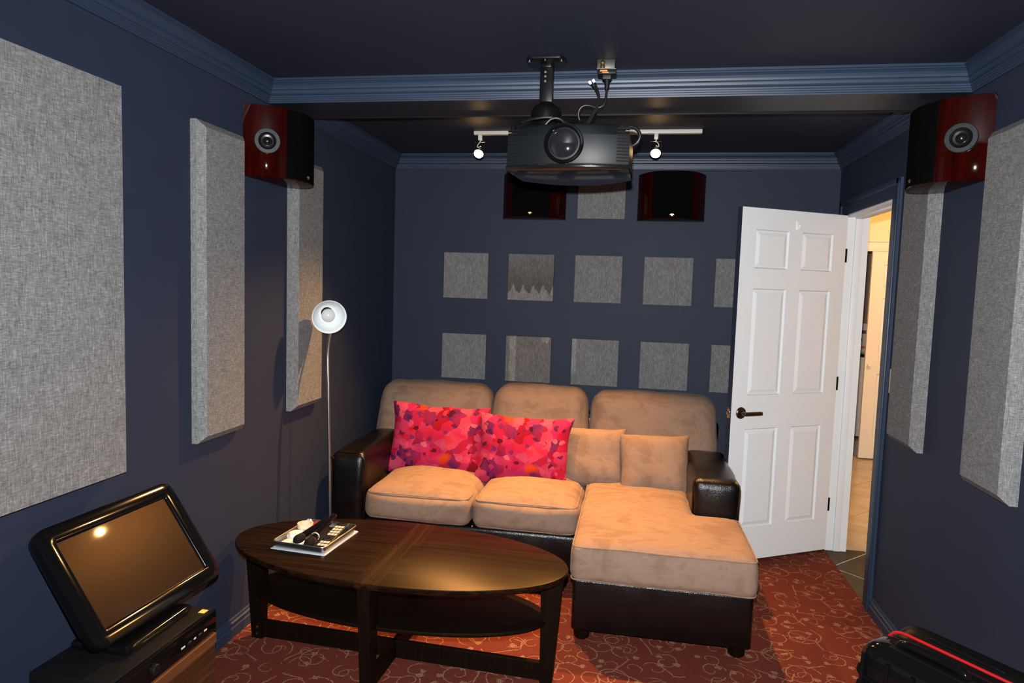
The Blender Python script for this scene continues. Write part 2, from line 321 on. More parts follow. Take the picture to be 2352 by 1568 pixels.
# ------------------------------------------------------------------ mesh builder
class B:
    def __init__(s): s.v = []; s.f = []
    def add(s, vs, fs, mat=None):
        o = len(s.v)
        for q in vs:
            q = Vector(q); s.v.append(mat @ q if mat else q)
        s.f += [tuple(i + o for i in f) for f in fs]; return s
    def bm(s, bm, mat=None):
        bm.verts.ensure_lookup_table(); bm.verts.index_update()
        s.add([v.co for v in bm.verts], [[v.index for v in f.verts] for f in bm.faces], mat); bm.free(); return s
    def box(s, a, b, r=0.0, seg=2, mat=None):
        a, b = [min(p, q) for p, q in zip(a, b)], [max(p, q) for p, q in zip(a, b)]
        bm = bmesh.new(); bmesh.ops.create_cube(bm, size=1)
        for v in bm.verts: v.co = Vector([(a[i] + b[i]) / 2 + v.co[i] * (b[i] - a[i]) for i in range(3)])
        if r > 0: bmesh.ops.bevel(bm, geom=bm.edges[:], offset=r, segments=seg, profile=0.5, affect='EDGES')
        return s.bm(bm, mat)
    def soft(s, a, b, r, n=14, bulge=(0, 0, 0, 0, 0, 0), wob=0.0, seed=0.0, mat=None):
        """rounded soft box; bulge per face (-x,+x,-y,+y,-z,+z)"""
        c = Vector([(p + q) / 2 for p, q in zip(a, b)]); h = Vector([(q - p) / 2 for p, q in zip(a, b)])
        bm = bmesh.new(); g = {}
        ts = [math.sin((i / n - 0.5) * math.pi) * 0.55 + (i / n * 2 - 1) * 0.45 for i in range(n + 1)]
        def vert(p):
            k = tuple(round(x, 5) for x in p)
            if k not in g:
                P = Vector((p[0] * h.x, p[1] * h.y, p[2] * h.z))
                I = Vector([max(-(h[i] - r), min(h[i] - r, P[i])) for i in range(3)])
                dd = P - I
                if dd.length > 1e-9: P = I + dd.normalized() * r
                w = [1 - p[i] * p[i] for i in range(3)]
                for i in range(3):
                    j, l = [x for x in range(3) if x != i]
                    amt = bulge[2 * i + (1 if p[i] > 0 else 0)]
                    P[i] += (1 if p[i] > 0 else -1) * amt * w[j] * w[l] * abs(p[i])
                if wob:
                    nv = noise.noise_vector((P + c) * 7 + Vector((seed, 0, 0))) * wob + noise.noise_vector((P + c) * 18 + Vector((seed, 3, 0))) * wob * 0.35
                    P += nv
                g[k] = bm.verts.new(P + c)
            return g[k]
        for ax in range(3):
            for sd in (-1, 1):
                for i in range(n):
                    for j in range(n):
                        q = []
                        for (u, w_) in ((i, j), (i + 1, j), (i + 1, j + 1), (i, j + 1)):
                            p = [0, 0, 0]; p[ax] = sd; p[(ax + 1) % 3] = ts[u]; p[(ax + 2) % 3] = ts[w_]; q.append(vert(p))
                        if sd < 0: q.reverse()
                        bm.faces.new(q)
        return s.bm(bm, mat)
    def lathe(s, prof, n=32, mat=None, cap=True):
        """profile (r, z) revolved about z"""
        vs = []; fs = []
        for (r, z) in prof:
            for k in range(n):
                a = 2 * math.pi * k / n; vs.append((r * math.cos(a), r * math.sin(a), z))
        for i in range(len(prof) - 1):
            for k in range(n):
                k2 = (k + 1) % n; fs.append((i * n + k, i * n + k2, (i + 1) * n + k2, (i + 1) * n + k))
        if cap:
            fs.append(tuple(reversed(range(n)))); fs.append(tuple((len(prof) - 1) * n + k for k in range(n)))
        return s.add(vs, fs, mat)
    def cyl(s, p0, p1, r0, r1=None, n=16):
        p0, p1 = Vector(p0), Vector(p1); r1 = r0 if r1 is None else r1
        q = (p1 - p0).to_track_quat('Z', 'Y').to_matrix().to_4x4()
        return s.lathe([(r0, 0), (r1, (p1 - p0).length)], n, Matrix.Translation(p0) @ q)
    def tube(s, pts, r, n=8, closed=False, smooth=0):
        pts = [Vector(p) for p in pts]
        for _ in range(smooth):
            q = []
            L = len(pts)
            for i in range(L if closed else L - 1):
                a, b = pts[i], pts[(i + 1) % L]; q += [a * 0.75 + b * 0.25, a * 0.25 + b * 0.75]
            pts = q if closed else [pts[0]] + q + [pts[-1]]
        L = len(pts); vs = []; fs = []; up = Vector((0.013, 0.017, 1))
        prev = None
        for i, p in enumerate(pts):
            t = (pts[(i + 1) % L] - pts[i - 1]) if closed else (pts[min(i + 1, L - 1)] - pts[max(i - 1, 0)])
            t = t.normalized() if t.length > 1e-9 else Vector((0, 0, 1))
            if prev is None:
                x = t.cross(up)
                if x.length < 0.05: x = t.cross(Vector((1, 0, 0)))
            else: x = prev - t * prev.dot(t)
            x.normalize(); prev = x; y = t.cross(x)
            for k in range(n):
                a = 2 * math.pi * k / n; vs.append(p + (x * math.cos(a) + y * math.sin(a)) * r)
        for i in range(L if closed else L - 1):
            j = (i + 1) % L
            for k in range(n):
                k2 = (k + 1) % n; fs.append((i * n + k, i * n + k2, j * n + k2, j * n + k))
        if not closed: fs += [tuple(reversed(range(n))), tuple((L - 1) * n + k for k in range(n))]
        return s.add(vs, fs)
    def prism(s, outline, z0, z1, mat=None, top_inset=0.0, seg=3, bot_inset=0.0, crown=0.0):
        """outline = ccw xy polygon; rounded top and bottom edge of radius inset"""
        def off(o, d):
            r = []; L = len(o)
            for i in range(L):
                p0, p1, p2 = Vector(o[i - 1]), Vector(o[i]), Vector(o[(i + 1) % L])
                e1 = (p1 - p0).normalized(); e2 = (p2 - p1).normalized()
                n1 = Vector((-e1.y, e1.x)); n2 = Vector((-e2.y, e2.x)); nn = n1 + n2
                nn = nn / max(0.35, nn.dot(n1)) if nn.length > 1e-6 else n1
                r.append(p1 + nn * d)
            return r
        rings = []
        if bot_inset:
            for i in range(seg):
                a = i / seg * math.pi / 2; rings.append((off(outline, bot_inset * (1 - math.sin(a))), z0 + bot_inset * (1 - math.cos(a))))
            rings.append((outline, z0 + bot_inset))
        else: rings.append((outline, z0))
        if top_inset:
            for i in range(seg + 1):
                a = i / seg * math.pi / 2; rings.append((off(outline, top_inset * (1 - math.cos(a))), z1 - top_inset * (1 - math.sin(a))))
        else: rings.append((outline, z1))
        if crown:
            for k in (1, 2, 3): rings.append((off(outline, top_inset + k * 0.05), z1 + crown * (1 - (1 - k / 3) ** 2)))
        L = len(outline); vs = []; fs = []
        for o, z in rings: vs += [(p[0], p[1], z) for p in o]
        for i in range(len(rings) - 1):
            for k in range(L):
                k2 = (k + 1) % L; fs.append((i * L + k, i * L + k2, (i + 1) * L + k2, (i + 1) * L + k))
        fs.append(tuple(reversed(range(L)))); fs.append(tuple((len(rings) - 1) * L + k for k in range(L)))
        return s.add(vs, fs, mat)
    def xf(s, mat): s.v = [mat @ q for q in s.v]; return s
    def bounds(s):
        return [min(q[i] for q in s.v) for i in range(3)], [max(q[i] for q in s.v) for i in range(3)]
    def build(s, name, mat, parent=None, smooth=True, origin=None, angle=35):
        if parent is not None: origin = parent['_o']
        elif origin is None:
            a, b = s.bounds(); origin = ((a[0] + b[0]) / 2, (a[1] + b[1]) / 2, a[2])
        o0 = Vector(origin)
        me = bpy.data.meshes.new(name); me.from_pydata([tuple(q - o0) for q in s.v], [], s.f)
        bm = bmesh.new(); bm.from_mesh(me); bmesh.ops.recalc_face_normals(bm, faces=bm.faces[:]); bm.to_mesh(me); bm.free()
        me.materials.append(M[mat] if isinstance(mat, str) else mat)
        if smooth:
            me.polygons.foreach_set('use_smooth', [True] * len(me.polygons))
            try: me.set_sharp_from_angle(angle=R(angle))
            except Exception: pass
        ob = bpy.data.objects.new(name, me); COL.objects.link(ob)
        if parent is not None: ob.parent = parent; ob['_o'] = list(origin)
        else: ob.location = o0; ob['_o'] = list(origin)
        return ob

def tag(o, label, cat, group=None):
    o['label'] = label; o['category'] = cat
    if group: o['group'] = group
    return o
def thing(name, loc, label, cat, group=None):
    o = bpy.data.objects.new(name, None); COL.objects.link(o); o.location = loc; o['_o'] = list(loc); o.empty_display_size = 0.05
    return tag(o, label, cat, group)
def struct(o, label=None, cat=None):
    o['kind'] = 'structure'
    if label: o['label'] = label
    if cat: o['category'] = cat
    return o
def copy_tree(o, parent=None, loc=None):
    c = o.copy(); COL.objects.link(c)
    if parent is not None: c.parent = parent
    if loc is not None: c.location = loc
    for ch in [x for x in bpy.data.objects if x.parent == o]: copy_tree(ch, c)
    return c
def TR(loc, rx=0, ry=0, rz=0):
    return Matrix.Translation(Vector(loc)) @ Matrix.Rotation(R(rz), 4, 'Z') @ Matrix.Rotation(R(ry), 4, 'Y') @ Matrix.Rotation(R(rx), 4, 'X')

# ------------------------------------------------------------------ the room shell
struct(B().box((-0.12, YF, -0.06), (W, D + 0.1, 0)).build('floor', 'carpet', smooth=False, origin=(0, 0, 0)), 'rust red carpet with tan scrolling vines', 'floor')
struct(B().box((-0.12, YF, 0), (0, D + 0.1, H)).build('wall_left', 'wall', smooth=False), 'dark navy wall with three tall grey panels', 'wall')
struct(B().box((-0.12, D, 0), (W + WT, D + 0.12, H)).build('wall_back', 'wall', smooth=False), 'dark navy wall behind the sofa', 'wall')
struct(B().box((W, YF, 0), (W + WT, OY0, H)).box((W, OY1, 0), (W + WT, D, H)).box((W, OY0, OZ), (W + WT, OY1, H)).build('wall_right', 'wall', smooth=False), 'dark navy wall with the open doorway', 'wall')
struct(B().box((-0.12, YF - 0.12, 0), (W + WT, YF, H)).build('wall_front', 'wall', smooth=False), 'dark navy wall behind the viewer', 'wall')
struct(B().box((-0.12, YF, H), (W + WT, D + 0.12, H + 0.1)).build('ceiling', 'ceil', smooth=False), 'dark navy ceiling', 'ceiling')
struct(B().box((0, YB, ZC), (W, YB2, H)).build('ceiling_beam', 'soffit', smooth=False), 'dark navy ceiling beam crossing the room', 'beam')
struct(B().box((0, YB2 - 0.004, ZC - 0.006), (W, YB2 + 0.004, ZC + 0.004)).build('trim_9', 'black', smooth=False), 'thin black strip along the beam underside', 'trim')

CR = [(0, 2.2985), (0.010, 2.2985), (0.011, 2.304), (0.014, 2.3055), (0.015, 2.3115), (0.018, 2.313), (0.019, 2.319), (0.022, 2.3205), (0.023, 2.327), (0.028, 2.3285), (0.033, 2.334), (0.035, 2.3425), (0.035, 2.347), (0.040, 2.349), (0.042, 2.357), (0.047, 2.366), (0.055, 2.373), (0.059, 2.375), (0.059, 2.379), (0.065, 2.381), (0.065, 2.39), (0, 2.39)]
BB = [(0, 0), (0.016, 0), (0.016, 0.040), (0.012, 0.044), (0.012, 0.052), (0.014, 0.055), (0.014, 0.062), (0.008, 0.066), (0.006, 0.076), (0, 0.078)]
def moulding(name, prof, p0, p1, nrm, m0, m1, mat, label):
    """profile swept from p0 to p1 along the wall; nrm points into the room; m0/m1 mitre the ends inwards"""
    p0, p1, nrm = Vector((*p0, 0)), Vector((*p1, 0)), Vector((*nrm, 0)); d = (p1 - p0).normalized()
    vs = []
    for e, mt, sg in ((p0, m0, 1), (p1, m1, -1)):
        for (p, z) in prof: vs.append(e + nrm * p + d * sg * mt * p + Vector((0, 0, z)))
    n = len(prof); fs = [(k, (k + 1) % n, n + (k + 1) % n, n + k) for k in range(n)] + [tuple(reversed(range(n))), tuple(range(n, 2 * n))]
    return struct(B().add(vs, fs).build(name, mat, smooth=False), label, 'trim')
moulding('trim_1', CR, (0, YF), (0, YB), (1, 0), 0, 1, 'trim', 'navy crown moulding above the left wall panels')
moulding('trim_2', CR, (0, YB), (W, YB), (0, -1), 1, 1, 'trim', 'navy crown moulding along the ceiling beam')
moulding('trim_3', CR, (W, YF), (W, YB), (-1, 0), 0, 1, 'trim', 'navy crown moulding above the right wall panels')
moulding('trim_4', CR, (0, YB2), (0, D), (1, 0), 0, 1, 'trim', 'navy crown moulding on the left beyond the beam')
moulding('trim_5', CR, (0, D), (W, D), (0, -1), 1, 1, 'trim', 'navy crown moulding above the back wall')
moulding('trim_6', CR, (W, YB2), (W, D), (-1, 0), 0, 1, 'trim', 'navy crown moulding above the doorway')
moulding('baseboard_left', BB, (0, YF), (0, D), (1, 0), 0, 1, 'trim', 'navy baseboard at the foot of the left wall')
moulding('baseboard_back', BB, (0, D), (W, D), (0, -1), 1, 1, 'trim', 'navy baseboard behind the sofa')
moulding('baseboard_right', BB, (W, YF), (W, OY0 - 0.09), (-1, 0), 0, 0, 'trim', 'navy baseboard behind the suitcase')
# casing of the doorway, navy on the room side
cs = B()
for (y0, y1, yo0, yo1) in ((OY0 - 0.088, OY0, OY0 - 0.088, OY0 - 0.058), (OY1, OY1 + 0.088, OY1 + 0.058, OY1 + 0.088)):
    cs.box((W - 0.013, y0, 0), (W + 0.001, y1, OZ + 0.088)); cs.box((W - 0.022, yo0, 0), (W - 0.012, yo1, OZ + 0.088), 0.004)
cs.box((W - 0.013, OY0, OZ), (W + 0.001, OY1, OZ + 0.088)); cs.box((W - 0.022, OY0 - 0.088, OZ + 0.058), (W - 0.012, OY1 + 0.088, OZ + 0.088), 0.004)
struct(cs.build('trim_7', 'trim'), 'navy casing around the open doorway', 'trim')
jb = B().box((W - 0.002, OY1 - 0.012, 0), (W + WT + 0.002, OY1, OZ)).box((W - 0.002, OY0, OZ - 0.012), (W + WT + 0.002, OY1, OZ))
jb.box((W + 0.044, OY1 - 0.022, 0), (W + 0.082, OY1 - 0.010, OZ - 0.012), 0.002).box((W + 0.044, OY0, OZ - 0.022), (W + 0.082, OY1 - 0.012, OZ - 0.011), 0.002)
jb.box((W - 0.002, OY0, 0), (W + WT + 0.002, OY0 + 0.004, OZ))
struct(jb.build('trim_8', 'white_trim'), 'white jamb lining of the doorway', 'trim')

# ------------------------------------------------------------------ panelled doors
def panel_door(name, w, z0, z1, mat4, panels, label, mats, back='wall'):
    """local x from latch to hinge, local y depth (front face y=0, slab behind), local z up"""
    T = 0.035
    xs = sorted({0, w, *[p[0] for p in panels], *[p[1] for p in panels]}); zs = sorted({z0, z1, *[p[2] for p in panels], *[p[3] for p in panels]})
    front = B()
    front.box((0.0, 0.013, z0), (w, T - 0.003, z1))
    for i in range(len(xs) - 1):
        for j in range(len(zs) - 1):
            cx, cz = (xs[i] + xs[i + 1]) / 2, (zs[j] + zs[j + 1]) / 2
            if any(p[0] < cx < p[1] and p[2] < cz < p[3] for p in panels): continue
            front.box((xs[i], 0, zs[j]), (xs[i + 1], 0.013, zs[j + 1]))
    d = front.xf(mat4).build(name, mats, smooth=False)
    struct(d, label, 'door')
    for p in panels:
        x0, x1, a, b = p; r1, r2 = 0.006, 0.030
        loops = [(0, 0.0125), (0.0005, 0.0), (r1, 0.0115), (r2, 0.0030)]
        vs = []
        for (o, dep) in loops: vs += [(x0 + o, dep, a + o), (x1 - o, dep, a + o), (x1 - o, dep, b - o), (x0 + o, dep, b - o)]
        fs = []
        for i in range(len(loops) - 1):
            for k in range(4): fs.append((i * 4 + k, i * 4 + (k + 1) % 4, (i + 1) * 4 + (k + 1) % 4, (i + 1) * 4 + k))
        fs.append((12, 13, 14, 15))
        B().add(vs, fs, mat4).build('door_panel', mats, d, smooth=False)
    return d
HX, HY = 2.832, 4.293
dv = Vector((math.cos(R(31)), math.sin(R(31)), 0)); dn = Vector((-math.sin(R(31)), math.cos(R(31)), 0)); DW = 0.75
L0 = Vector((HX, HY, 0)) - dv * DW
MD = Matrix(((dv.x, dn.x, 0, L0.x), (dv.y, dn.y, 0, L0.y), (0, 0, 1, 0), (0, 0, 0, 1)))
PAN = []
for (a, b) in ((0.100, 0.330), (0.425, 0.650)):
    for (c, e) in ((0.205, 0.775), (0.965, 1.560), (1.672, 1.884)): PAN.append((a, b, c, e))
door = panel_door('door_1', DW, 0.014, 2.0, MD, PAN, 'open white six-panel door beside the sofa', 'white_door')
q = B().box((0.001, 0.032, 0.014), (DW, 0.036, 2.0)).box((-0.0015, 0.001, 0.014), (0.0, 0.036, 2.0))
q.xf(MD).build('painted_edge', 'wall', door, smooth=False)['label'] = 'navy painted edge and far side of the door'
hs = B().lathe([(0.033, 0), (0.033, 0.004), (0.028, 0.009), (0.013, 0.011), (0.012, 0.038), (0.011, 0.040)], 28, Matrix.Translation((0.065, 0, 0.868)) @ Matrix.Rotation(R(90), 4, 'X'))
hs.soft((0.055, -0.050, 0.857), (0.180, -0.034, 0.879), 0.007, 8)
hs.xf(MD).build('lever_handle', 'dark_bronze', door)['label'] = 'dark bronze lever handle on a round rose'
B().box((-0.0025, 0.006, 0.838), (-0.001, 0.030, 0.898), 0.0005).box((-0.014, 0.010, 0.858), (-0.001, 0.024, 0.878), 0.003).xf(MD).build('latch', 'chrome', door)
for z in (1.77, 1.02, 0.29):
    B().box((DW - 0.003, -0.003, z - 0.040), (DW + 0.010, 0.012, z + 0.040), 0.002).xf(MD).build('hinge', 'black_metal', door)
hk = B().soft((0.372, -0.004, 1.895), (0.392, 0.0, 1.945), 0.0018, 6).tube([(0.382, -0.004, 1.91), (0.382, -0.014, 1.902), (0.383, -0.018, 1.912), (0.384, -0.018, 1.925)], 0.0035, 8, smooth=1)
tag(hk.xf(MD).build('adhesive_hook', 'white_enamel'), 'small white adhesive hook near the top of the open door', 'hook')

# ------------------------------------------------------------------ hall beyond the doorway
HX0 = W + WT; HX1 = 5.3; HYF = 6.95
gf = struct(B().box((W, 2.2, -0.05), (HX1, 9.0, -0.006)).build('floor_hall', 'grout', smooth=False), 'beige tiled hall floor beyond the doorway', 'floor')
tile_me = None; TS = 0.42
for i in range(-1, 16):
    for j in range(-8, 9):
        c = Vector((3.1, 4.05, 0)) + Vector((i * 0.7071 + j * 0.7071, i * 0.7071 - j * 0.7071, 0)) * TS
        if not (2.74 < c.x < 5.0 and 2.5 < c.y < 8.7): continue
        if tile_me is None:
            o = B().box((c.x - TS / 2 + 0.002, c.y - TS / 2 + 0.002, -0.01), (c.x + TS / 2 - 0.002, c.y + TS / 2 - 0.002, -0.001), 0.001, 1).build('floor_tile', 'tile', gf, smooth=False)
            tile_me = o.data
            tile_me.transform(Matrix.Translation(-(c - Vector(gf['_o'])))); o.location = c - Vector(gf['_o'])
        else:
            o = bpy.data.objects.new('floor_tile', tile_me); COL.objects.link(o); o.parent = gf; o.location = c - Vector(gf['_o'])
        o.rotation_euler = (0, 0, R(45))
B().box((W + 0.0, 3.56, -0.01), (HX0 + 0.12, 4.36, -0.001), 0.001, 1).build('floor_tile', 'tile', gf, smooth=False)
wh = B().box((HX0, HYF, 0), (3.10, HYF + 0.1, 2.45)).box((3.10, HYF, 1.985), (4.42, HYF + 0.1, 2.45)).box((4.42, HYF, 0), (HX1, HYF + 0.1, 2.45))
struct(wh.build('wall_hall', 'hall_paint', smooth=False), 'cream hall wall seen through the doorway', 'wall')
struct(B().box((HX0 - 0.02, 2.2, 2.45), (HX1, 9.0, 2.55)).build('ceiling_hall', 'hall_paint', smooth=False), 'cream hall ceiling', 'ceiling')
struct(B().box((HX1, 2.2, 0), (HX1 + 0.1, 9.0, 2.45)).build('wall_hall_side', 'hall_paint', smooth=False), 'cream side wall of the hall', 'wall')
struct(B().box((HX0, 2.1, 0), (HX1, 2.2, 2.45)).build('wall_hall_near', 'hall_paint', smooth=False), 'cream near wall of the hall', 'wall')
struct(B().box((HX0 - 0.1, D + 0.12, 0), (HX0, 9.0, 2.45)).build('wall_hall_left', 'hall_paint', smooth=False), 'cream left wall of the hall', 'wall')
struct(B().box((HX0, 8.9, 0), (HX1, 9.0, 2.45)).build('wall_closet', 'closet_shade', smooth=False), 'back wall of the laundry closet, coloured brown for the shadow inside', 'wall')
struct(B().box((3.02, HYF - 0.018, 1.965), (4.50, HYF, 2.05), 0.004).box((3.02, HYF - 0.03, 2.05), (4.50, HYF, 2.066), 0.004).box((4.42, HYF - 0.018, 0), (4.50, HYF, 1.965), 0.004).build('trim_10', 'white_trim'), 'white header trim over the laundry closet', 'trim')
MH = Matrix(((1, 0, 0, 3.800), (0, 1, 0, HYF - 0.045), (0, 0, 1, 0), (0, 0, 0, 1)))
P2 = []
for (a, b) in ((0.11, 0.27), (0.35, 0.51)):
    for (c, e) in ((0.22, 0.82), (0.98, 1.53), (1.64, 1.84)): P2.append((a, b, c, e))
d2 = panel_door('door_2', 0.61, 0.012, 1.962, MH, P2, 'white panelled laundry door seen through the doorway', 'white_trim')
B().lathe([(0.011, 0), (0.008, 0.012), (0.018, 0.022), (0.016, 0.034), (0.004, 0.038)], 16, MH @ Matrix.Translation((0.035, 0, 0.90)) @ Matrix.Rotation(R(90), 4, 'X')).build('door_knob', 'white_trim', d2)
wy = 7.93
wz = thing('washing_machine', (4.25, wy + 0.3, 0), 'white washing machine standing in the laundry closet', 'washer')
B().box((3.93, wy, 0.02), (4.60, wy + 0.62, 0.89), 0.015).build('body', 'washer', wz)
B().box((3.95, wy + 0.02, 0.89), (4.58, wy + 0.46, 0.915), 0.008).build('lid', 'black_gloss', wz)
cp = B().box((3.93, wy + 0.50, 0.89), (4.60, wy + 0.62, 1.24), 0.01).build('control_panel', 'washer', wz)
B().box((3.98, wy + 0.497, 1.12), (4.3, wy + 0.501, 1.16)).build('label_print', 'purple', cp, smooth=False)
B().box((3.98, wy + 0.497, 0.95), (4.3, wy + 0.501, 0.98)).build('label_print', 'coral', cp, smooth=False)
B().lathe([(0.028, 0), (0.024, 0.025), (0.0, 0.026)], 20, Matrix.Translation((4.20, wy + 0.5, 1.05)) @ Matrix.Rotation(R(90), 4, 'X'), cap=False).build('dial', 'black', cp)
lamp('hall_ceiling_light', (4.15, 5.35, 2.25), 80, HALL, 0.12)

# ------------------------------------------------------------------ sofa
so = thing('sectional_sofa', (1.1, 3.9, 0), 'tan suede and dark brown leather sectional sofa with chaise along the back wall', 'sofa')
SY = 3.42
B().box((0.245, SY + 0.012, 0.06), (1.425, 4.36, 0.265), 0.025, 3).build('seat_base', 'leather', so)
def rounded(poly, r, seg=5):
    out = []
    L = len(poly)
    for i in range(L):
        p0, p1, p2 = Vector(poly[i - 1]), Vector(poly[i]), Vector(poly[(i + 1) % L])
        a = (p0 - p1).normalized(); b = (p2 - p1).normalized()
        for k in range(seg + 1):
            t = k / seg; A = p1 + a * r * (1 - t); C_ = p1 + b * r * t
            out.append(A * (1 - t) + C_ * t)
    return out
cb = [(1.425, 2.872), (2.176, 2.872), (2.176, SY + 0.01), (1.96, SY + 0.01), (1.96, 4.36), (1.425, 4.36)]
B().prism(rounded(cb, 0.02), 0.055, 0.285, top_inset=0.015, bot_inset=0.008).build('chaise_base', 'leather', so)
def arm(x0, x1):
    a = B().soft((x0, SY, 0.058), (x1, 4.10, 0.612), 0.042, 14, (0.0, 0.0, 0.010, 0, 0, 0.012), 0.006, x0 * 9).build('arm', 'leather', so)
    lp = []
    for (x, z) in rounded([(x0 + 0.006, 0.066), (x1 - 0.006, 0.066), (x1 - 0.006, 0.604), (x0 + 0.006, 0.604)], 0.05, 6): lp.append((x, SY + 0.022, z))
    B().tube(lp, 0.0032, 6, True).build('seam', 'leather', a)
arm(0.052, 0.248); arm(1.958, 2.190)
B().box((0.06, 4.33, 0.06), (2.185, 4.485, 0.74), 0.04, 4).build('back_frame', 'leather', so)
def seat_cushion(x0, x1, z1, s):
    c = B().soft((x0, SY - 0.03, 0.262), (x1, 4.13, z1), 0.052, 18, (0.004, 0.004, 0.024, 0, 0, 0.048), 0.007, s).build('seat_cushion', 'suede', so)
    for z, i in ((z1 - 0.016, 0.016), (0.280, 0.016)):
        lp = []
        pl_ = rounded([(x0 + i, SY - 0.03 + i), (x1 - i, SY - 0.03 + i), (x1 - i, 4.12), (x0 + i, 4.12)], 0.05, 6)
        for k in range(len(pl_)):
            a_, b_ = pl_[k], pl_[(k + 1) % len(pl_)]
            for t in range(max(1, int((b_ - a_).length / 0.05))):
                p_ = a_.lerp(b_, t / max(1, int((b_ - a_).length / 0.05))); px = (p_.x - (x0 + x1) / 2) / ((x1 - x0) / 2); w_ = max(0, 1 - px * px)
                fr_ = 1.0 if p_.y < SY + 0.05 else 0.0
                lp.append((p_.x, p_.y - 0.009 * w_ * fr_, z + (0.006 * w_ * fr_ if z > 0.35 else 0)))
        B().tube(lp, 0.0036, 6, True).build('piping', 'suede', c)
seat_cushion(0.252, 0.838, 0.424, 1.0); seat_cushion(0.846, 1.408, 0.428, 5.0)
cc = [(1.413, 2.845), (2.190, 2.845), (2.190, SY - 0.012), (1.968, SY - 0.012), (1.968, 4.13), (1.413, 4.13)]
ol = rounded(cc, 0.045, 7)
dens = []
for i in range(len(ol)):
    p, q_ = ol[i], ol[(i + 1) % len(ol)]; k = max(1, int((q_ - p).length / 0.05))
    for t in range(k): dens.append(p.lerp(q_, t / k))
def chaise():
    """L-shaped box cushion: two overlapping soft boxes fused by a voxel remesh, then a small wobble"""
    b = B().soft((1.413, 2.845, 0.272), (1.968, 4.13, 0.446), 0.045, 16, (0.0, 0, 0.012, 0, 0, 0.016)).soft((1.50, 2.845, 0.272), (2.190, SY - 0.012, 0.446), 0.045, 16, (0, 0.0, 0.012, 0, 0, 0.016))
    o = b.build('tmp', 'suede', smooth=False, origin=(0, 0, 0))
    md = o.modifiers.new('r', 'REMESH'); md.mode = 'VOXEL'; md.voxel_size = 0.011
    ms = o.modifiers.new('s', 'SMOOTH'); ms.iterations = 10; ms.factor = 0.5
    dg = bpy.context.evaluated_depsgraph_get(); e = o.evaluated_get(dg); me = e.to_mesh()
    r = B().add([v.co.copy() for v in me.vertices], [tuple(f.vertices) for f in me.polygons])
    e.to_mesh_clear(); dm = o.data; bpy.data.objects.remove(o); bpy.data.meshes.remove(dm)
    r.v = [v + noise.noise_vector(v * 6) * 0.006 + noise.noise_vector(v * 17) * 0.002 for v in r.v]
    return r
co = chaise().build('chaise_cushion', 'suede', so, angle=180)
for z in (0.432, 0.290):
    pts = []
    cen = Vector((1.75, 3.4))
    L = len(dens)
    for i in range(L):
        e = (dens[(i + 1) % L] - dens[i - 1]).normalized(); nn = Vector((-e.y, e.x)); p = dens[i] + nn * 0.009
        v = Vector((p.x, p.y, z)); pts.append(v + noise.noise_vector(v * 6) * 0.006)
    B().tube(pts, 0.0034, 6, True).build('piping', 'suede', co)
def back_cushion(x0, x1, zt, s, lean):
    b = B().soft((x0, 4.11, 0.40), (x1, 4.33, zt), 0.085, 18, (0.004, 0.004, 0.035, 0.0, 0, 0.006), 0.008, s)
    for i, v in enumerate(b.v):
        v.y += (v.z - 0.62) * lean
        if v.z > 0.5: v.x += (1 if v.x > (x0 + x1) / 2 else -1) * -0.020 * max(0, (v.z - 0.5) / 0.4) ** 2
    b.build('back_cushion', 'suede', so)
back_cushion(0.030, 0.782, 0.898, 2.0, 0.22); back_cushion(0.780, 1.388, 0.912, 7.0, 0.20); back_cushion(1.392, 2.158, 0.905, 11.0, 0.20)
for (x, y) in ((1.47, 2.925), (2.125, 2.925), (0.13, 3.52), (2.07, 4.3), (0.13, 4.3)):
    B().lathe([(0.022, 0), (0.034, 0.010), (0.036, 0.035), (0.040, 0.06)], 20, Matrix.Translation((x, y, 0))).build('foot', 'table_leg', so)

# ------------------------------------------------------------------ throw pillows
def pillow(name, w, h, t, mat4, mat, label, group, seed, pinch=0.095, wr=0.010):
    n = 30; b = B(); idx = {}
    vs = []; fs = []
    for sd in (1, -1):
        for i in range(n + 1):
            for j in range(n + 1):
                u = math.sin((i / n - 0.5) * math.pi); v = math.sin((j / n - 0.5) * math.pi)
                edge = i in (0, n) or j in (0, n)
                if edge and sd < 0: idx[(sd, i, j)] = idx[(1, i, j)]; continue
                x = w / 2 * u * (1 - pinch * (1 - v * v)); y = h / 2 * v * (1 - pinch * (1 - u * u))
                th = t / 2 * ((1 - u ** 4) * (1 - v ** 4)) ** 0.62
                q_ = Vector((x * 6, y * 6, seed)); 
                fold = noise.noise(q_) * wr + abs(noise.noise(Vector((x * 11 + y * 7, y * 4 - x * 5, seed + 5)))) * -wr * 0.9
                z = sd * (th + (fold * min(1, th / (t * 0.2)) if th > 0 else 0))
                x += noise.noise(Vector((y * 8, seed, 1))) * 0.008; y += noise.noise(Vector((x * 8, seed, 9))) * 0.008
                idx[(sd, i, j)] = len(vs); vs.append((x, y, z))
        for i in range(n):
            for j in range(n):
                f = [idx[(sd, i, j)], idx[(sd, i + 1, j)], idx[(sd, i + 1, j + 1)], idx[(sd, i, j + 1)]]
                fs.append(f if sd > 0 else f[::-1])
    o = b.add(vs, fs, mat4).build(name, mat, angle=180)
    return tag(o, label, 'pillow', group)
def stand(x, y, zc, lean, roll, yaw=0): return TR((x, y, zc), 0, 0, yaw) @ Matrix.Rotation(R(-lean), 4, 'X') @ Matrix.Rotation(R(90), 4, 'X') @ Matrix.Rotation(R(roll), 4, 'Z')
pillow('throw_pillow', 0.60, 0.430, 0.15, stand(0.520, 3.885, 0.606, 17, -2.0, 3), 'pink', 'pink and purple watercolour print pillow leaning beside the left sofa arm', 'pink print pillows', 3.1)
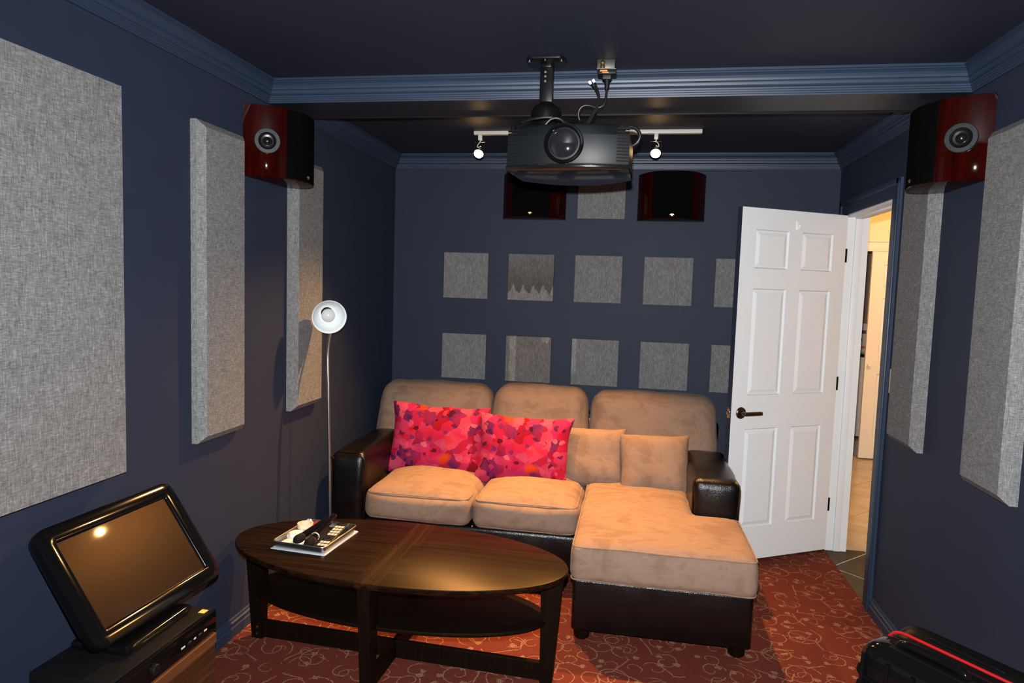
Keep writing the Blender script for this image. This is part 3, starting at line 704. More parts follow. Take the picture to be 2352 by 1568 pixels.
pillow('throw_pillow', 0.56, 0.415, 0.15, stand(1.045, 3.825, 0.590, 17, -0.5, -3), 'pink2', 'pink and red watercolour print pillow next to the tan pillows', 'pink print pillows', 8.3)
pillow('throw_pillow', 0.375, 0.345, 0.15, stand(1.440, 3.895, 0.565, 19, 2.0, -4), 'suede', 'tan suede pillow beside the pink pillow', 'tan suede pillows', 14.2, 0.05, 0.014)
pillow('throw_pillow', 0.385, 0.350, 0.14, stand(1.785, 3.835, 0.560, 20, 1.5, 6), 'suede', 'tan suede pillow nearest the right sofa arm', 'tan suede pillows', 21.7, 0.05, 0.010)

# ------------------------------------------------------------------ coffee table
TX, TY, TZ = 0.731, 2.580, 0.450; TA = R(-2.6)
ct = thing('coffee_table', (TX, TY, 0), 'oval black-brown wooden coffee table with lower shelf', 'table')
MT = Matrix.Translation((TX, TY, 0)) @ Matrix.Rotation(TA, 4, 'Z')
ell = lambda a, b, n=96: [(a * math.cos(2 * math.pi * k / n), b * math.sin(2 * math.pi * k / n)) for k in range(n)]
B().prism(ell(0.70, 0.325), TZ - 0.026, TZ, MT, 0.003, 2, 0.010).build('table_top', 'table', ct)
B().prism(ell(0.625, 0.245), 0.236, 0.252, MT, 0.003, 2, 0.003).build('shelf', 'table_leg', ct)
def tleg(dirx, diry, reach):
    d = Vector((dirx, diry, 0)); s_ = Vector((-diry, dirx, 0)); vs = []
    for (z, o, i, hw) in ((0.0, reach - 0.030, reach - 0.078, 0.020), (0.30, reach - 0.010, reach - 0.082, 0.024), (TZ - 0.026, reach, reach - 0.085, 0.026)):
        vs += [d * i - s_ * hw, d * o - s_ * hw, d * o + s_ * hw, d * i + s_ * hw]
        for q_ in vs[-4:]: q_.z = z
    vs = [v.copy() for v in vs]
    for k, z in enumerate((0.0, 0.30, TZ - 0.026)):
        for j in range(4): vs[k * 4 + j].z = z
    fs = [(3, 2, 1, 0), (8, 9, 10, 11)]
    for k in range(2):
        for j in range(4): fs.append((k * 4 + j, k * 4 + (j + 1) % 4, k * 4 + 4 + (j + 1) % 4, k * 4 + 4 + j))
    B().add([tuple(v) for v in vs], fs, MT).build('leg', 'table_leg', ct, smooth=False)
def tl(dx, dy, reach):
    d = Vector((dx, dy)); s_ = Vector((-dy, dx)); vs = []
    for (z, o, i, hw) in ((0.0, reach - 0.030, reach - 0.078, 0.020), (0.30, reach - 0.010, reach - 0.082, 0.024), (TZ - 0.026, reach, reach - 0.085, 0.026)):
        for q_ in (d * i - s_ * hw, d * o - s_ * hw, d * o + s_ * hw, d * i + s_ * hw): vs.append((q_.x, q_.y, z))
    fs = [(3, 2, 1, 0), (8, 9, 10, 11)]
    for k in range(2):
        for j in range(4): fs.append((k * 4 + j, k * 4 + (j + 1) % 4, k * 4 + 4 + (j + 1) % 4, k * 4 + 4 + j))
    B().add(vs, fs, MT).build('leg', 'table_leg', ct, smooth=False)
tl(-1, 0, 0.672); tl(1, 0, 0.685); tl(0, -1, 0.312); tl(0, 1, 0.312)
B().box((-0.60, -0.011, 0.004), (0.61, 0.011, 0.076), 0.002, 1, MT).build('stretcher', 'table_leg', ct, smooth=False)
B().box((-0.011, -0.24, 0.004), (0.011, 0.24, 0.076), 0.002, 1, MT).build('stretcher', 'table_leg', ct, smooth=False)
for z in (0.055, 0.025): B().lathe([(0.005, 0), (0.005, 0.003)], 10, MT @ Matrix.Translation((-0.612, -0.0245, z)) @ Matrix.Rotation(R(90), 4, 'X')).build('bolt', 'chrome', ct)

# things on the table
MTR = TR((0.372, 2.603, TZ), 0, 0, -4.5)
def rr(w, h, r): return rounded([(-w / 2, -h / 2), (w / 2, -h / 2), (w / 2, h / 2), (-w / 2, h / 2)], r, 6)
tag(B().box((-0.120, -0.143, 0.0), (0.121, 0.141, 0.002), 0, 1, MTR).box((-0.116, -0.144, 0.002), (0.121, 0.138, 0.004), 0, 1, MTR @ Matrix.Rotation(R(1.5), 4, 'Z')).build('paper_stack', 'paper', smooth=False), 'white sheets of paper under the metal tray', 'paper')
tr = thing('metal_tray', MTR @ Vector((0, 0, 0.006)), 'small silver metal tray holding microphones and a remote on the coffee table', 'tray')
def tray():
    vs = []; fs = []
    rings = [(0.216, 0.261, 0.016, 0.0045), (0.226, 0.271, 0.021, 0.008), (0.231, 0.276, 0.022, 0.030), (0.234, 0.279, 0.023, 0.031), (0.234, 0.279, 0.023, 0.0285), (0.225, 0.270, 0.021, 0.0285), (0.216, 0.261, 0.020, 0.0105), (0.205, 0.250, 0.014, 0.0060)]
    for (w, h, r, z) in rings: vs += [(p.x, p.y, z) for p in rr(w, h, r)]
    L = len(rr(1, 1, .1))
    for i in range(len(rings) - 1):
        for k in range(L): fs.append((i * L + k, i * L + (k + 1) % L, (i + 1) * L + (k + 1) % L, (i + 1) * L + k))
    fs.append(tuple(range(L))); fs.append(tuple((len(rings) - 1) * L + k for k in reversed(range(L))))
    return B().add(vs, fs, MTR)
tray().build('pan', 'steel', tr)
B().tube([MTR @ Vector((p.x, p.y, 0.030)) for p in rr(0.233, 0.278, 0.023)], 0.0028, 8, True).build('rolled_rim', 'steel', tr)
def mic(p0, p1, label, ringz):
    p0, p1 = MTR @ Vector(p0), MTR @ Vector(p1)
    o = thing('microphone', p0, label, 'microphone', 'karaoke microphones')
    mm = Matrix.Translation(p0) @ (p1 - p0).to_track_quat('Z', 'Y').to_matrix().to_4x4(); L = (p1 - p0).length
    B().lathe([(0.004, -0.019), (0.013, -0.016), (0.0185, -0.006), (0.0195, 0.004), (0.0185, 0.016), (0.0165, 0.026)], 28, mm).build('grille_head', 'mic_head', o)
    B().lathe([(0.0172, 0.026), (0.0172, 0.030), (0.0165, 0.031)], 28, mm).build('collar_ring', 'chrome', o)
    B().lathe([(0.0163, 0.031), (0.0160, ringz), (0.0128, L - 0.02), (0.0125, L - 0.004), (0.010, L)], 28, mm).build('body', 'black_gloss', o)
    if ringz > 0.05: B().lathe([(0.0168, ringz - 0.002), (0.0172, ringz), (0.0166, ringz + 0.004)], 28, mm).build('band', 'cup', o)
mic((-0.028, -0.092, 0.030), (-0.026, 0.140, 0.040), 'black handheld microphone beside the tape roll in the tray', 0.04)
mic((0.030, -0.106, 0.027), (-0.004, 0.160, 0.052), 'black handheld microphone with a white ring beside the remote', 0.062)
MR = MTR @ TR((0.068, 0.010, 0.0085), 5.0, 0, 5.0)
rm = thing('remote_control', MR @ Vector((0, 0, 0)), 'black remote control with pale keys lying in the metal tray', 'remote')
B().box((-0.026, -0.125, 0.0), (0.026, 0.125, 0.018), 0.004, 2, MR).build('body', 'black', rm)
B().box((0.0235, -0.122, 0.0175), (0.026, 0.122, 0.0188), 0.0006, 1, MR).build('side_trim', 'steel', rm)
for r_ in range(8):
    if r_ in (2, 3): continue
    for c_ in range(3):
        B().box((-0.020 + c_ * 0.014, -0.100 + r_ * 0.024, 0.0175), (-0.008 + c_ * 0.014, -0.083 + r_ * 0.024, 0.0198), 0.001, 1, MR).build('key', 'key', rm, smooth=False)
B().lathe([(0.017, 0.0175), (0.017, 0.0195), (0.009, 0.0195), (0.009, 0.018), (0.0, 0.018)], 24, MR @ Matrix.Translation((0, -0.034, 0)), cap=False).build('key', 'ring', rm)
tp = B()
tp.lathe([(0.026, 0), (0.033, 0.0), (0.033, 0.018), (0.026, 0.018), (0.026, 0)], 36, MTR @ Matrix.Translation((-0.072, 0.035, 0.034)), cap=False)
tag(tp.build('tape_roll', 'tape'), 'cream roll of clear tape at the back of the tray', 'tape')
tp = B().lathe([(0.0, 0), (0.030, 0.0), (0.033, 0.005), (0.033, 0.011), (0.028, 0.012), (0.025, 0.022), (0.018, 0.024), (0.0, 0.020)], 36, MTR @ Matrix.Translation((-0.070, -0.032, 0.0085)) @ Matrix.Scale(1.2, 4), cap=False)
tag(tp.build('plastic_cup', 'cup'), 'short white plastic pot beside the microphones in the tray', 'pot')
tag(B().box((-0.098, -0.118, 0.0085), (-0.015, -0.066, 0.020), 0.003, 2, MTR @ Matrix.Rotation(R(4), 4, 'Z')).build('small_carton', 'cup'), 'small white carton at the near corner of the tray', 'box')
tag(B().soft((-0.070, 0.078, 0.020), (-0.045, 0.122, 0.034), 0.006, 8, mat=MTR).build('lighter', 'red'), 'small red plastic lighter at the far end of the tray', 'lighter')
MP = MTR @ Vector((0.088, -0.065, 0.015)); MP2 = MTR @ Vector((0.107, 0.080, 0.017)); pd = (MP2 - MP).normalized()
pn = thing('pen', MP, 'slim black pen with orange bands along the tray edge', 'pen')
B().cyl(MP, MP2, 0.0042, n=12).build('barrel', 'black', pn)
for t0, t1 in ((0.030, 0.045), (0.070, 0.100)): B().cyl(MP + pd * t0, MP + pd * t1, 0.0047, n=12).build('band', 'orange', pn)
B().cyl(MP - pd * 0.012, MP, 0.0014, 0.0040, 12).build('tip', 'steel', pn)

# ------------------------------------------------------------------ floor lamp
lx, ly = 0.186, 3.15
fl = thing('floor_lamp', (lx, ly, 0), 'slim steel floor lamp with a small white dome shade beside the sofa', 'lamp')
B().lathe([(0.115, 0), (0.115, 0.010), (0.108, 0.016), (0.02, 0.022), (0.012, 0.04)], 40, Matrix.Translation((lx, ly, 0))).build('base', 'steel', fl)
hc = Vector((0.160, 3.16, 1.352)); ax = Vector((0.565, -0.899, -0.195)).normalized()
back = hc - ax * 0.085
B().tube([(lx, ly, 0.02), (0.181, ly, 0.34), (0.167, ly + 0.002, 0.90), (0.159, ly + 0.004, 1.10), (0.150, ly + 0.02, 1.18), (0.146, ly + 0.05, 1.25), (0.140, ly + 0.085, 1.31), tuple(back - ax * 0.03 + Vector((0, 0, 0.0))), tuple(back)], 0.0074, 12, smooth=3).build('pole', 'steel', fl)
B().cyl((0.186, ly - 0.004, 0.655), (0.202, ly - 0.008, 0.652), 0.006, n=12).build('switch', 'black', fl)
MS = Matrix.Translation(hc) @ ax.to_track_quat('Z', 'Y').to_matrix().to_4x4()
sh = B().lathe([(0.028, -0.092), (0.036, -0.086), (0.050, -0.066), (0.066, -0.040), (0.077, -0.014), (0.081, 0.006), (0.0835, 0.008), (0.083, 0.004), (0.079, 0.002), (0.075, -0.014), (0.064, -0.039), (0.048, -0.064), (0.034, -0.083), (0.028, -0.084)], 48, MS, cap=False).build('shade', 'white_enamel', fl, angle=50)
B().lathe([(0.0, -0.094), (0.030, -0.094), (0.030, -0.080), (0.020, -0.080), (0.018, -0.060), (0.0, -0.060)], 28, MS, cap=False).build('socket', 'black_gloss', fl)
B().lathe([(0.012, -0.060)] + [(0.033 * math.sin(R(a)), -0.030 - 0.033 * math.cos(R(a))) for a in range(25, 180, 12)] + [(0.0005, 0.003)], 32, MS, cap=False).build('light_bulb', 'bulb', fl)

# ------------------------------------------------------------------ acoustic panels
def wall_panel(side, y0, y1, z0, z1, label, name='sound_absorber', group='tall acoustic panels on the side walls', bv=0.026):
    t1, t2 = (0.024, 0.048) if bv > 0.01 else (0.046, 0.050)
    vs = []; s = 1 if side == 'l' else -1; x0 = 0.0005 if side == 'l' else W - 0.0005
    for (x, i) in ((0, 0), (t1, 0), (t2, bv)):
        vs += [(x0 + s * x, y0 + i, z0 + i), (x0 + s * x, y1 - i, z0 + i), (x0 + s * x, y1 - i, z1 - i), (x0 + s * x, y0 + i, z1 - i)]
    fs = [(0, 1, 2, 3), (8, 9, 10, 11)]
    for k in range(2):
        for j in range(4): fs.append((k * 4 + j, k * 4 + (j + 1) % 4, k * 4 + 4 + (j + 1) % 4, k * 4 + 4 + j))
    return tag(B().add(vs, fs).build(name, 'fabric', smooth=False), label, 'acoustic panel', group)
ZT, ZB = 2.105, 0.893
wall_panel('l', 1.308, 1.918, ZB, ZT, 'wide grey fabric acoustic panel on the left wall above the touchscreen monitor', bv=0.002)
wall_panel('l', 2.318, 2.624, ZB, ZT, 'narrow grey fabric acoustic panel on the left wall before the wall speaker')
wall_panel('l', 3.037, 3.343, ZB, ZT, 'narrow grey fabric acoustic panel on the left wall behind the floor lamp')
wall_panel('r', 3.049, 3.355, ZB, ZT, 'narrow grey fabric acoustic panel on the right wall next to the doorway')
wall_panel('r', 2.334, 2.640, ZB, ZT, 'grey fabric acoustic panel at the right edge above the suitcase')
CX = [0.3622, 0.8026, 1.2435, 1.6863, 2.1277]; S = 0.3048
names = ['leftmost', 'second from the left', 'middle', 'fourth from the left', 'partly hidden by the open door']
plain = None
def square(cx, ztop, mat, label):
    global plain
    if mat == 'fabric' and plain is not None:
        o = bpy.data.objects.new('acoustic_tile', plain); COL.objects.link(o); o.location = (cx + S / 2, D - 0.0155, ztop - S); o['_o'] = list(o.location)
    else:
        o = B().box((cx, D - 0.031, ztop - S), (cx + S, D - 0.0003, ztop), 0.003, 1).build('acoustic_tile', mat, smooth=False, origin=(cx + S / 2, D - 0.0155, ztop - S))
        if mat == 'fabric': plain = o.data
    tag(o, label, 'acoustic panel', 'square acoustic panels on the back wall')
for i, c in enumerate(CX):
    square(c, 1.7452, 'fabric_drip' if i == 1 else 'fabric', ('grey square acoustic panel with a dark dripping stain, upper row' if i == 1 else 'grey square acoustic panel, upper row, ' + names[i]))
    square(c, 1.2024, {1: 'fabric_bleach', 2: 'fabric_streak'}.get(i, 'fabric'), {1: 'grey square acoustic panel with a pale vertical stain, lower row', 2: 'grey square acoustic panel with a pale streak on its left edge, lower row'}.get(i, 'grey square acoustic panel just above the sofa, lower row, ' + names[i]))
square(1.2455, 2.285, 'fabric', 'grey square acoustic panel high up between the two back wall speakers')

# ------------------------------------------------------------------ wall speakers
def speaker(mat4, label, z0, z1, drivers=True):
    """local x along the wall, local y out of the wall"""
    o = thing('wall_speaker', mat4 @ Vector((0, 0, z0)), label, 'speaker', 'red wood wall speakers')
    side = [(-0.208, 0.0), (-0.196, 0.035), (-0.176, 0.078), (-0.150, 0.120), (-0.122, 0.150)]
    fr = [(0.122 * math.sin(R(a)) / math.sin(R(40)), 0.150 + 0.034 * (math.cos(R(a)) - math.cos(R(40))) / (1 - math.cos(R(40)))) for a in range(-40, 41, 8)]
    pl = side + fr[1:-1] + [(-x, y) for x, y in reversed(side)]
    B().prism([(x, y) for x, y in pl][::-1], z0, z1, mat4, 0.002, 2, 0.002).build('cabinet', 'rosewood', o)
    g = [(x * 1.004, y + 0.003) for x, y in fr]
    gi = [(x, y - 0.004) for x, y in fr]
    B().prism((g + gi[::-1])[::-1], z0 + 0.004, z1 - 0.004, mat4).build('grille', 'grille', o)
    for s in ((-1, 1) if drivers else ()):
        c = Vector((s * 0.170, 0.088, (z0 + z1) / 2)); nrm = Vector((s * 0.865, 0.50, 0)).normalized()
        md = mat4 @ Matrix.Translation(c) @ nrm.to_track_quat('Z', 'Y').to_matrix().to_4x4()
        md = md @ Matrix.Translation((0, 0, 0.010))
        dr = B().lathe([(0.052, -0.022), (0.052, 0.000), (0.050, 0.002), (0.036, 0.002), (0.034, -0.001), (0.034, -0.006)], 40, md, cap=False).build('driver_ring', 'ring', o)
        B().lathe([(0.034, -0.004), (0.0335, 0.001), (0.029, -0.001), (0.026, -0.005), (0.018, -0.006), (0.0175, -0.003), (0.012, 0.002), (0.004, 0.005), (0.0004, 0.0052)], 40, md, cap=False).build('driver_dome', 'cone', o)
        for a in (45, 135, 225, 315):
            B().lathe([(0.0028, 0.000), (0.0028, 0.0032)], 8, md @ Matrix.Translation((0.043 * math.cos(R(a)), 0.043 * math.sin(R(a)), 0))).build('screw', 'black', dr)
    # emblem: a gilt cap on a short stem
    em = B(); y = 0.1885; zc = z0 + 0.022
    cap = [(-0.013, 0.0)] + [(0.013 * -math.cos(R(a)), 0.0085 * math.sin(R(a))) for a in range(15, 180, 15)] + [(0.013, 0.0), (0.004, 0.001), (0.004, -0.006), (-0.004, -0.006), (-0.004, 0.001)]
    ro = Matrix(((1, 0, 0, 0), (0, 0, 1, y - 0.002), (0, 1, 0, zc), (0, 0, 0, 1)))
    em.prism(cap, 0, 0.002, mat4 @ ro).build('emblem', 'brass', o, smooth=False)
ZS0, ZS1 = 1.955, 2.250
def wallmat(x, y, n):
    nv = Vector((*n, 0)); a = Vector((0, 0, 1)).cross(nv)
    return Matrix(((a.x, nv.x, 0, x), (a.y, nv.y, 0, y), (0, 0, 1, 0), (0, 0, 0, 1)))
speaker(wallmat(0.001, 2.872, (1, 0)), 'red wood and black grille speaker high on the left wall', ZS0, ZS1)
speaker(wallmat(W - 0.001, 2.888, (-1, 0)), 'red wood and black grille speaker high on the right wall', ZS0, ZS1)
speaker(wallmat(0.960, D - 0.001, (0, -1)), 'curved black speaker on the back wall, partly behind the projector', 1.972, 2.262, False)
speaker(wallmat(1.836, D - 0.001, (0, -1)), 'curved black speaker on the back wall right of the projector', 1.972, 2.262, False)

# ------------------------------------------------------------------ track light
ty = 3.83
tk = thing('track_light', (1.33, ty, H - 0.02), 'ivory ceiling track light with two lit spot heads', 'track light')
B().box((0.707, ty - 0.018, H - 0.021), (1.948, ty + 0.018, H), 0.003).build('track', 'track_white', tk)
for i, (hx, hy, hz, tg) in enumerate(HEADS):
    ax_ = Vector((-0.10 + 0.10 * i, -0.62, -0.70)).normalized()
    hd = B().box((hx - 0.011, ty - 0.012, H - 0.050), (hx + 0.011, ty + 0.012, H - 0.020), 0.002).cyl((hx, ty, H - 0.060), (hx, ty, H - 0.048), 0.004, n=10).build('spot_head', 'track_white', tk)
    c = Vector((hx, hy, hz)); sx = ax_.cross(Vector((0, 0, 1))).normalized(); yk = H - 0.060
    B().tube([c + sx * 0.029, Vector((hx, ty, yk)) + sx * 0.029, Vector((hx, ty, yk)) - sx * 0.029, c - sx * 0.029], 0.0016, 6).build('yoke', 'steel', hd)
    B().tube([(hx, ty, yk), (hx - 0.012 + 0.026 * i, ty - 0.004, yk - 0.012), (hx - 0.018 + 0.036 * i, ty, yk - 0.03), tuple(c - ax_ * 0.045 + Vector((0, 0, 0.012)))], 0.0022, 6, smooth=2).build('lead', 'beige_plate', hd)
    mh = Matrix.Translation(c) @ ax_.to_track_quat('Z', 'Y').to_matrix().to_4x4()
    B().lathe([(0.010, -0.050), (0.014, -0.040), (0.022, -0.022), (0.0255, -0.006), (0.0265, 0.0), (0.024, 0.0), (0.0235, -0.004)], 28, mh, cap=False).build('reflector', 'steel', hd)
    B().tube([mh @ Vector((0.027 * math.cos(R(a)), 0.027 * math.sin(R(a)), 0.0)) for a in range(0, 360, 12)], 0.0016, 6, True).build('ring', 'steel', hd)
    B().lathe([(0.0255, -0.006), (0.0255, 0.002), (0.0225, 0.011), (0.015, 0.018), (0.0005, 0.022)], 28, mh, cap=False).build('lit_lens', 'glow', hd)
    spot('track_spot_light', c + Vector((0, -0.012, -0.028)), tg, HEAD_W[i], WARM, (98, 90)[i], 1.0, 0.020)

# ------------------------------------------------------------------ projector and its wiring
PX, PY = 1.366, 2.500
pj = thing('projector', (PX, PY + 0.22, 1.95), 'large black projector hanging from the ceiling mount', 'projector')
def plan(hw, f0, f1, r0, sag_f, sag_r, n=14):
    """outline: convex front at y=f0, convex rear at y=r0 (ccw)"""
    out = []
    for k in range(n + 1):
        t = -1 + 2 * k / n; out.append((hw * t, f0 + sag_f * t * t))
    for k in range(n + 1):
        t = 1 - 2 * k / n; out.append((hw * 0.985 * t, r0 - sag_r * t * t))
    return out
MPJ = TR((PX, PY, 0), 0, 0, -3.0)
fs_ = B().prism(plan(0.224, 0.0, 0, 0.40, 0.035, 0.12), 1.972, 2.078, None, 0, 2, 0.006)
fs_.prism(plan(0.224, 0.0, 0, 0.40, 0.035, 0.12), 2.078, 2.118, None, 0.010, 3)
for v in fs_.v:
    if v.z > 2.0785: v.x *= 1 - 0.20 * (v.z - 2.078) / 0.040
fs_.xf(MPJ).build('front_shell', 'projector', pj)
B().prism(plan(0.228, -0.006, 0, 0.410, 0.036, 0.13), 1.955, 1.974, MPJ, 0.004, 2, 0.010).build('glossy_cover', 'projector_top', pj)
for s in (-1, 1):
    vb = B()
    for k in range(11):
        z = 1.984 + k * 0.0113
        x0, x1 = s * 0.180, s * 0.222
        y0 = 0.035 * (0.180 / 0.226) ** 2; y1 = 0.035 * (0.222 / 0.226) ** 2
        vb.add([(x0, y0 - 0.0035, z), (x1, y1 - 0.0035, z), (x1, y1 + 0.01, z), (x0, y0 + 0.01, z), (x0, y0 - 0.0015, z + 0.006), (x1, y1 - 0.0015, z + 0.006), (x1, y1 + 0.01, z + 0.006), (x0, y0 + 0.01, z + 0.006)],
               [(0, 1, 2, 3), (4, 5, 6, 7), (0, 1, 5, 4), (1, 2, 6, 5), (2, 3, 7, 6), (3, 0, 4, 7)], MPJ)
    vb.build('vent_louvres', 'vent', pj, smooth=False)
ML = MPJ @ Matrix.Translation((-0.008, 0.0, 2.046)) @ Matrix.Rotation(R(90), 4, 'X')
B().lathe([(0.072, -0.02), (0.072, 0.004), (0.070, 0.008), (0.063, 0.009), (0.058, 0.003), (0.056, -0.012)], 56, ML, cap=False).build('lens_ring', 'black_gloss', pj)
B().lathe([(0.0575, -0.006), (0.050, 0.000), (0.034, 0.006), (0.018, 0.010), (0.0005, 0.0112)], 48, ML, cap=False).build('lens', 'lens', pj)
B().box((-0.10, -0.002, 1.970), (0.10, 0.012, 1.975), 0.001, 1, MPJ).build('chrome_strip', 'chrome', pj, smooth=False)
pmz = 2.235
pm = thing('projector_mount', (1.262, 2.70, pmz), 'black ceiling bracket carrying the projector', 'mount')
plate = rounded([(1.196, 2.612), (1.332, 2.612), (1.340, 2.660), (1.338, 2.705), (1.306, 2.772), (1.222, 2.772), (1.186, 2.705), (1.186, 2.655)], 0.02, 5)
mp_ = B().prism(plate, H - 0.008, H, None, 0.0, 2, 0.003).build('ceiling_plate', 'black_metal', pm)
for (x, y) in ((1.201, 2.640), (1.323, 2.640), (1.262, 2.630)):
    B().lathe([(0.0055, H - 0.012), (0.0055, H - 0.008)], 12, Matrix.Translation((x, y, 0))).build('screw', 'chrome', mp_)
B().box((1.237, 2.682, 2.236), (1.288, 2.718, H - 0.006), 0.003).box((1.243, 2.672, H - 0.022), (1.282, 2.728, H - 0.006), 0.003).build('drop_arm', 'black_metal', pm)
for z in (2.318, 2.336, 2.352): B().lathe([(0.0045, 0), (0.0045, 0.002)], 10, Matrix.Translation((1.258, 2.6815, z)) @ Matrix.Rotation(R(90), 4, 'X')).build('screw', 'chrome', pm)
B().lathe([(0.050, 2.166), (0.058, 2.172), (0.060, 2.196), (0.057, 2.214), (0.052, 2.224), (0.030, 2.240), (0.0, 2.240)], 36, Matrix.Translation((1.264, 2.700, 0)), cap=False).build('swivel_hub', 'black_metal', pm)
for (a, l) in ((205, 0.13), (-28, 0.16), (140, 0.12), (40, 0.13)):
    e = Vector((1.264 + l * math.cos(R(a)), 2.70 + l * math.sin(R(a)), 2.122))
    B().tube([(1.264 + 0.05 * math.cos(R(a)), 2.70 + 0.05 * math.sin(R(a)), 2.178), (1.264 + 0.09 * math.cos(R(a)), 2.70 + 0.09 * math.sin(R(a)), 2.165), tuple(e + Vector((0, 0, 0.028))), tuple(e)], 0.009, 8, smooth=1).build('support_leg', 'black_metal', pm)
rb = thing('ceiling_outlet', (1.490, 2.690, 2.33), 'open metal outlet box with a black plug on the ceiling', 'outlet')
B().box((1.455, 2.665, 2.352), (1.522, 2.730, H), 0.002).build('box', 'steelbox', rb)
B().box((1.458, 2.658, 2.334), (1.528, 2.715, 2.353), 0.003).build('receptacle', 'black', rb)
B().box((1.468, 2.655, 2.342), (1.495, 2.659, 2.347)).box((1.476, 2.655, 2.337), (1.500, 2.659, 2.340)).build('warning_label', 'orange', rb, smooth=False)
B().lathe([(0.006, 0), (0.010, 0.006), (0.007, 0.016), (0.011, 0.022), (0.006, 0.030)], 14, Matrix.Translation((1.476, 2.662, 2.354))).build('terminal', 'brass', rb)
B().tube([(1.455, 2.660, 2.3535), (1.526, 2.660, 2.3535)], 0.0022, 6).build('edge', 'steel', rb)
pc = thing('power_cable', (1.44, 2.69, 2.13), 'black power cable curling from the ceiling outlet to the projector', 'cable')
B().prism(rounded([(1.474, 2.668), (1.512, 2.668), (1.512, 2.702), (1.474, 2.702)], 0.006), 2.316, 2.335, None, 0, 2, 0.008).cyl((1.494, 2.685, 2.285), (1.494, 2.685, 2.320), 0.0075, 0.012, 12).build('plug', 'black', pc)
B().tube([(1.494, 2.685, 2.290), (1.493, 2.685, 2.262), (1.490, 2.684, 2.235), (1.478, 2.684, 2.220), (1.458, 2.684, 2.216), (1.432, 2.684, 2.226), (1.408, 2.684, 2.226), (1.392, 2.686, 2.212), (1.388, 2.690, 2.190), (1.400, 2.70, 2.160), (1.42, 2.72, 2.135)], 0.0048, 10, smooth=2).build('cord', 'cable', pc)
sc_ = thing('signal_cable', (1.43, 2.68, 2.12), 'loose grey twin cable with white ends above the projector', 'cable')
for k, off in enumerate((0.0, 0.007)):
    B().tube([(1.434 + off * 1.9, 2.676, 2.304 + off * 0.8), (1.452 + off, 2.676, 2.285), (1.466 + off * 0.4, 2.677, 2.255), (1.462 + off * 0.6, 2.678, 2.222), (1.442 + off, 2.68, 2.190), (1.424 + off, 2.684, 2.160), (1.412 + off, 2.69, 2.122)], 0.0036, 8, smooth=2).build('wire', 'cable', sc_)
    B().cyl((1.427 + off * 2.0, 2.676, 2.312 + off * 0.9), (1.435 + off * 1.9, 2.676, 2.302 + off * 0.8), 0.0062, 0.0048, 12).build('tip', 'white_enamel', sc_)
tg_ = B().tube([(1.545, 2.86, 2.155), (1.558, 2.85, 2.172), (1.585, 2.85, 2.184), (1.612, 2.85, 2.176), (1.628, 2.852, 2.150), (1.620, 2.855, 2.124), (1.600, 2.86, 2.110), (1.575, 2.865, 2.106), (1.52, 2.87, 2.115)], 0.0075, 10, smooth=2)
tag(tg_.build('sleeved_cable', 'cable'), 'black mesh sleeved cable looping out behind the projector', 'cable')
for k, pts in enumerate(([(1.185, 2.62, 2.150), (1.23, 2.60, 2.158), (1.29, 2.60, 2.165), (1.34, 2.61, 2.155), (1.375, 2.64, 2.128)], [(1.270, 2.60, 2.128), (1.295, 2.595, 2.156), (1.325, 2.595, 2.160), (1.352, 2.61, 2.140), (1.362, 2.63, 2.122)])):
    tag(B().tube(pts, 0.0055, 8, smooth=2).build('patch_cable', 'cable'), ['black cable lying across the top of the projector', 'black cable arching over the projector top'][k], 'cable')

# ------------------------------------------------------------------ cabinet, player and touchscreen
ca = thing('media_cabinet', (0.20, 1.72, 0), 'walnut side cabinet in the bottom left corner', 'cabinet')
B().box((0.064, 1.30, 0), (0.326, 1.962, 0.366), 0.002, 1).build('carcass', 'walnut', ca, smooth=False)
B().box((0.326, 1.30, 0.338), (0.338, 1.962, 0.372), 0.002, 1).build('top_rail', 'walnut_lt', ca, smooth=False)
B().box((0.326, 1.303, 0.02), (0.335, 1.960, 0.336), 0.002, 1).build('door', 'walnut', ca, smooth=False)
mpz = thing('media_player', (0.20, 1.74, 0.374), 'black slim media player box on the walnut cabinet', 'media player')
B().box((0.070, 1.522, 0.378), (0.322, 1.964, 0.450), 0.003, 2).build('case', 'black', mpz)
fp = B().box((0.322, 1.522, 0.380), (0.336, 1.964, 0.449), 0.003, 2).build('front_panel', 'black_gloss', mpz)
B().box((0.336, 1.86, 0.425), (0.3368, 1.955, 0.4265)).build('accent_line', 'chrome', fp, smooth=False)
for k, (y, w_) in enumerate(((1.795, 0.018), (1.825, 0.018), (1.852, 0.010), (1.878, 0.018), (1.905, 0.014))):
    B().box((0.3355, y - w_ / 2, 0.404), (0.3372, y + w_ / 2, 0.410), 0.0008, 1).build('button', 'ring' if k % 2 else 'key', fp, smooth=False)
B().lathe([(0.016, 0), (0.016, 0.010), (0.014, 0.012)], 24, Matrix.Translation((0.336, 1.665, 0.412)) @ Matrix.Rotation(R(90), 4, 'Y')).build('knob', 'black', fp)
for (x, y) in ((0.09, 1.55), (0.30, 1.55), (0.09, 1.94), (0.30, 1.94)):
    B().lathe([(0.014, 0.372), (0.014, 0.378)], 12, Matrix.Translation((x, y, 0))).build('foot', 'black', mpz)
tag(B().box((0.296, 1.925, 0.4502), (0.318, 1.948, 0.4508)).build('sticker', 'yellow', smooth=False), 'small yellow sticker on the media player corner', 'sticker')
mo = thing('touchscreen_monitor', (0.165, 1.80, 0.4505), 'black glossy touchscreen monitor tilted back on the media player', 'monitor')
MM = Matrix.Translation((0.148, 1.838, 0.654)) @ Matrix.Rotation(R(-1.9), 4, 'Z') @ Matrix.Rotation(R(-34.6), 4, 'Y')   # local x normal, y width, z up
